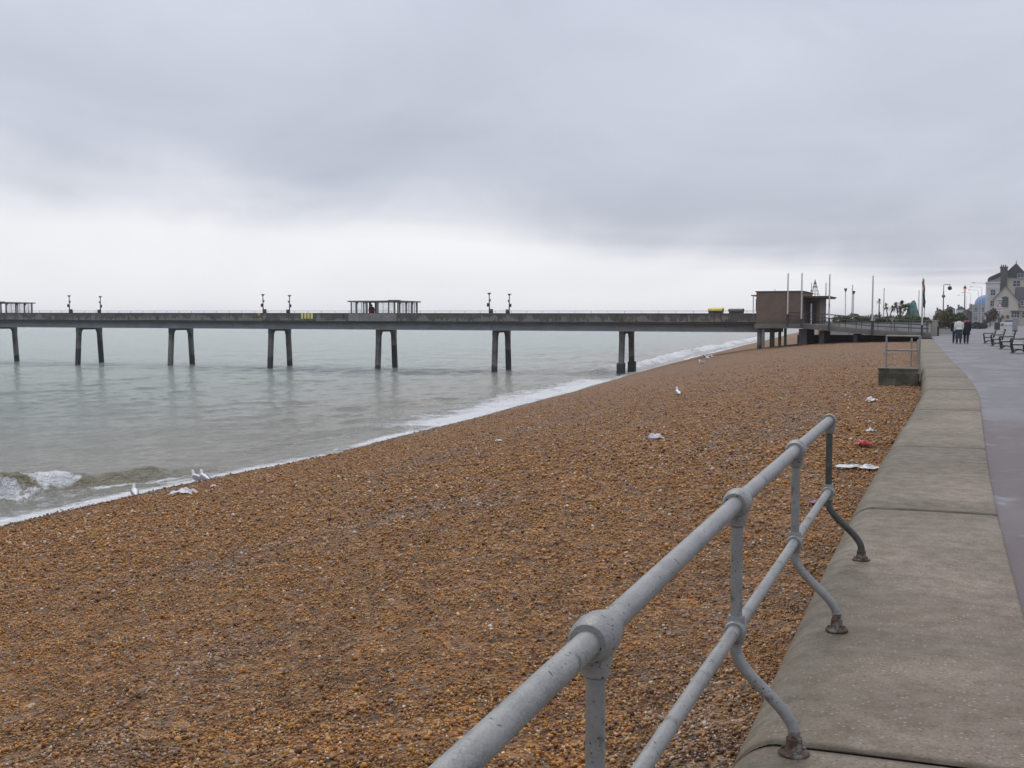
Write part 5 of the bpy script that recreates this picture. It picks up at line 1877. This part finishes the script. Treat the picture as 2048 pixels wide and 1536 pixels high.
def far_house(label, x, y, w, d, h, roof, m, seed):
    rg = random.Random(seed)
    root = thing('seafront_house', label, 'house', (x, y, -0.05), 0.0, 'far houses along the sea front')
    MB().box(0, w, 0, d, 0, h).build('wall', m, root)
    MB().prism([(-0.2, h + 0.002), (w + 0.2, h + 0.002), (w * 0.5, h + roof)], -0.2, d + 0.2, 'y').build('roof', 'slate_roof', root)
    c = MB().box(w * 0.15, w * 0.35, d * 0.3, d * 0.5, h, h + roof + 0.6)
    c.build('chimney', 'chimney_stone', root)
    nz = max(2, int(h / 2.7))
    for k in range(nz):
        for q in range(2):
            x0 = w * (0.16 + 0.42 * q)
            window(root, x0, x0 + w * 0.24, 0.9 + k * 2.6, 2.3 + k * 2.6, 0.0)


far_house('pale far house furthest left above the shrubs', -4.2, 560, 4.0, 8, 5.2, 1.4, 'plaster_white', 1)
far_house('taller pale far house second from the left', 0.3, 550, 4.2, 8, 6.2, 1.5, 'plaster_grey', 2)
far_house('pale far house directly left of the glowing lantern', 4.8, 540, 4.0, 8, 6.0, 1.6, 'plaster_white', 3)
far_house('grey far house directly right of the glowing lantern', 9.2, 520, 4.6, 8, 6.0, 1.7, 'plaster_grey', 4)
far_house('low brown far house below the blue dome', 5.4, 420, 3.6, 8, 3.8, 1.3, 'tile_roof', 5)


def build_car():
    root = thing('parked_car', 'white car parked in front of the gabled house', 'car', (14.9, 309.0, -0.05))
    pr = [(-2.1, 0.30), (-2.15, 0.62), (-2.05, 0.85), (-1.15, 0.98), (2.0, 1.0), (2.12, 0.75), (2.1, 0.30)]
    m = MB()
    m.prism(pr, -0.82, 0.82, 'y')
    m.build('body', 'car_white', root)
    m = MB()
    m.loft([[(-1.15, -0.74, 0.985), (1.75, -0.74, 1.002), (1.75, 0.74, 1.002), (-1.15, 0.74, 0.985)], [(-0.45, -0.60, 1.42), (1.15, -0.60, 1.44), (1.15, 0.60, 1.44), (-0.45, 0.60, 1.42)]])
    m.build('glasshouse', 'window_glass', root)
    MB().box(-0.5, 1.2, -0.62, 0.62, 1.442, 1.49, 0.015).build('roof', 'car_white', root)
    for x in (-1.32, 1.32):
        for y in (-0.78, 0.78):
            w = MB().lathe([(0.2, -0.09), (0.31, -0.09), (0.32, 0.0), (0.31, 0.09), (0.2, 0.09)], (x, y, 0.32), 'y', 14).build('wheel', 'tyre', root, True)
            MB().lathe([(0.02, -0.10), (0.19, -0.095), (0.19, 0.095), (0.02, 0.10)], (x, y, 0.32), 'y', 12).build('rim', 'steel_mid', w, True)
    for y in (-0.6, 0.6):
        MB().box(-2.165, -2.10, y - 0.15, y + 0.15, 0.66, 0.80).build('headlight', 'lamp_glass', root)


build_car()


# ------------------------------------------------------------------ gulls
def gull(loc, rz, label, h=0.40, fly=False):
    """body along +y, one continuous surface from tail to crown"""
    root = thing('gull', label, 'gull', loc, rz, 'gulls on the beach')
    k = h / 0.42
    path = [(-0.30, 0.215, 0.012, 0.006), (-0.24, 0.22, 0.035, 0.016), (-0.16, 0.22, 0.055, 0.045), (-0.06, 0.215, 0.075, 0.075), (0.04, 0.225, 0.080, 0.082), (0.11, 0.25, 0.066, 0.070), (0.15, 0.29, 0.046, 0.048), (0.165, 0.33, 0.036, 0.038), (0.175, 0.365, 0.038, 0.038), (0.19, 0.395, 0.030, 0.028), (0.195, 0.415, 0.010, 0.008)]
    m = MB()
    rings = []
    for i, (y, z, rx, rz_) in enumerate(path):
        p0, p1 = path[max(i - 1, 0)], path[min(i + 1, len(path) - 1)]
        tdir = Vector((0, p1[0] - p0[0], p1[1] - p0[1])).normalized()
        up = Vector((1, 0, 0)).cross(tdir)
        rings.append([(rx * math.cos(a) * k, (y + up.y * rz_ * math.sin(a)) * k, (z + up.z * rz_ * math.sin(a)) * k) for a in np.linspace(0, 2 * math.pi, 13)[:-1]])
    m.loft(rings)
    m.build('body', 'gull_white', root, True)
    m = MB()
    m.tube([(0, 0.205 * k, 0.365 * k), (0, 0.235 * k, 0.36 * k), (0, 0.262 * k, 0.348 * k)], [0.014 * k, 0.010 * k, 0.003 * k], 6)
    m.build('beak', 'gull_beak', root, True)
    for s_ in (-1, 1):
        m = MB()
        if fly:
            st = [(0.06, 0.05, 0.25, 0.10), (0.22, 0.08, 0.36, 0.10), (0.40, 0.05, 0.42, 0.08), (0.58, -0.03, 0.43, 0.05), (0.72, -0.12, 0.42, 0.01)]
            rings = [[(s_ * x * k, (y + c) * k, z * k), (s_ * x * k, y * k, (z + 0.012) * k), (s_ * x * k, (y - c) * k, z * k), (s_ * x * k, y * k, (z - 0.008) * k)] for x, y, z, c in st]
        else:
            st = [(0.09, 0.255, 0.030), (0.03, 0.265, 0.055), (-0.08, 0.255, 0.056), (-0.20, 0.238, 0.036), (-0.31, 0.225, 0.016), (-0.37, 0.222, 0.004)]
            rings = [[(s_ * (0.062 + 0.022 * (y > -0.1)) * k + s_ * 0.006 * math.cos(a) * k, y * k, (z - 0.012 + w * math.sin(a)) * k) for a in np.linspace(0, 2 * math.pi, 9)[:-1]] for y, z, w in st]
        m.loft(rings)
        w_ = m.build('wing', 'gull_grey', root, True)
        if not fly:
            m = MB()
            m.tube([(s_ * 0.055 * k, -0.30 * k, 0.222 * k), (s_ * 0.04 * k, -0.40 * k, 0.218 * k)], [0.014 * k, 0.004 * k], 6)
            m.build('wing_tip', 'gull_black', w_, True)
        m = MB()
        m.tube([(s_ * 0.03 * k, 0.0, 0.16 * k), (s_ * 0.03 * k, -0.012 * k, 0.08 * k), (s_ * 0.03 * k, 0.004 * k, 0.005 * k)], 0.007 * k, 5)
        for q in (-0.5, 0.0, 0.5):
            m.tube([(s_ * 0.03 * k, 0.004 * k, 0.006 * k), ((s_ * 0.03 + 0.03 * math.sin(q)) * k, (0.004 + 0.05 * math.cos(q)) * k, 0.004 * k)], 0.004 * k, 4)
        m.build('leg', 'gull_leg', root)
    for s_ in (-1, 1):
        MB().lathe([(0.001, -0.005), (0.006, 0), (0.001, 0.005)], (s_ * 0.034 * k, 0.186 * k, 0.378 * k), n=6).build('eye', 'gull_black', root)
    return root


def on_beach(x, y, dz=0.0):
    return (x, y, float(beach_z(np.array([x]), np.array([y]))[0]) + dz)


gull(on_beach(-8.24, 36.9, 0.012), R(25), 'white gull standing alone in the middle of the beach', 0.42)
gull(on_beach(-17.76, 21.42, 0.012), R(45), 'pale gull seen from behind at the water, left of the white bag', 0.42)
gull(on_beach(-18.05, 24.20, 0.012), R(75), 'left gull of the two standing side by side at the water', 0.43)
gull(on_beach(-17.70, 24.02, 0.012), R(60), 'right gull of the two standing side by side at the water', 0.42)
gull(on_beach(-16.36, 82.8, 0.012), R(60), 'gull with raised wings near the foot of the pier', 0.42, True)
gull(on_beach(-14.63, 72.4, 0.012), R(70), 'nearest gull of the three near the foot of the pier', 0.42)
gull(on_beach(-15.72, 82.1, 0.012), R(100), 'standing gull at the right of the three near the pier', 0.40)


# ------------------------------------------------------------------ litter on the shingle
def litter(name, label, loc, size, h, m, rz, seed, cat):
    """a crumpled sheet of film lying on the stones"""
    n = 14
    u = np.linspace(-1, 1, n)
    A, B = np.meshgrid(u, u, indexing='ij')
    ed = 1 + 0.30 * (vnoise(np.arctan2(A, B) * 1.6 + 9, np.hypot(A, B) * 0 + seed, seed) - 0.5)
    X = A * size[0] / 2 * ed
    Y = B * size[1] / 2 * ed
    rr = np.hypot(A, B)
    Z = np.abs(fbm(A * 1.7 + seed, B * 1.9, 3, seed) - 0.42) * 2.4 * h * np.clip(1.3 - rr, 0.1, 1) + 0.02
    X = X + (fbm(A * 2.5, B * 2.5 + seed, 2, seed + 5) - 0.5) * size[0] * 0.25
    Y = Y + (fbm(A * 2.5 + 4, B * 2.5, 2, seed + 9) - 0.5) * size[1] * 0.25
    V = np.stack([X, Y, Z], -1).reshape(-1, 3)
    V2 = V.copy()
    V2[:, 2] -= 0.012
    F = grid_faces(n, n)
    o = np_mesh(name, np.concatenate([V, V2]), np.concatenate([F, F[:, ::-1] + n * n]), m, True)
    o.location = loc
    o.rotation_euler = (0, 0, rz)
    return tag(o, label, cat, 'litter on the shingle')


litter('plastic_bag', 'white plastic bag at the water beside the gulls', on_beach(-16.41, 21.49, 0.02), (0.62, 0.34), 0.22, 'plastic_white', 0.35, 3, 'bag')
litter('plastic_bag', 'white scrap of plastic lying in the middle of the beach below the lone gull', on_beach(-5.55, 22.84, 0.02), (0.30, 0.18), 0.16, 'plastic_white', 0.5, 5, 'bag')
litter('plastic_scrap', 'tiny white scrap on the beach left of the middle', on_beach(-10.47, 26.34, 0.02), (0.18, 0.12), 0.09, 'plastic_white', 0.1, 7, 'scrap')
litter('plastic_bag', 'white bag on the shingle just in front of the landing block', on_beach(-1.72, 30.6, 0.02), (0.34, 0.24), 0.14, 'plastic_white', 1.2, 9, 'bag')
litter('plastic_scrap', 'small white scrap by the wall above the red wrapper', on_beach(-1.30, 22.9, 0.02), (0.20, 0.16), 0.08, 'plastic_white', 0.4, 11, 'scrap')
litter('food_wrapper', 'red food wrapper on the shingle by the wall', on_beach(-1.24, 19.9, 0.02), (0.26, 0.20), 0.12, 'plastic_red', 0.2, 13, 'wrapper')
litter('paper_sheet', 'large torn white sheet lying against the sea wall', on_beach(-1.16, 17.2, 0.02), (0.54, 0.26), 0.10, 'plastic_white', -0.1, 15, 'sheet')
litter('plastic_scrap', 'dark purple scrap behind the lower rail', on_beach(-1.38, 14.1, 0.02), (0.26, 0.16), 0.07, 'plastic_purple', 0.6, 17, 'scrap')
litter('plastic_scrap', 'pale pink scrap right of the two gulls at the water', on_beach(-16.4, 22.6, 0.02), (0.14, 0.12), 0.09, 'plastic_pink', 0.6, 19, 'scrap')


# ------------------------------------------------------------------ sea haze
m = bpy.data.materials.new('haze')
m.use_nodes = True
m.node_tree.nodes.clear()
k = NT(m.node_tree)
out = k.n('ShaderNodeOutputMaterial')
pv = k.n('ShaderNodeVolumePrincipled')
pv.inputs['Color'].default_value = (0.93, 0.95, 1.0, 1)
pv.inputs['Density'].default_value = 0.00024
pv.inputs['Anisotropy'].default_value = 0.6
m.node_tree.links.new(pv.outputs[0], out.inputs['Volume'])
MATS['haze'] = m
tag(MB().box(-27500, 9600, -4500, 27500, -10.5, 19.5).build('haze', 'haze'), kind='stuff', label='thin sea haze hanging over the whole scene')
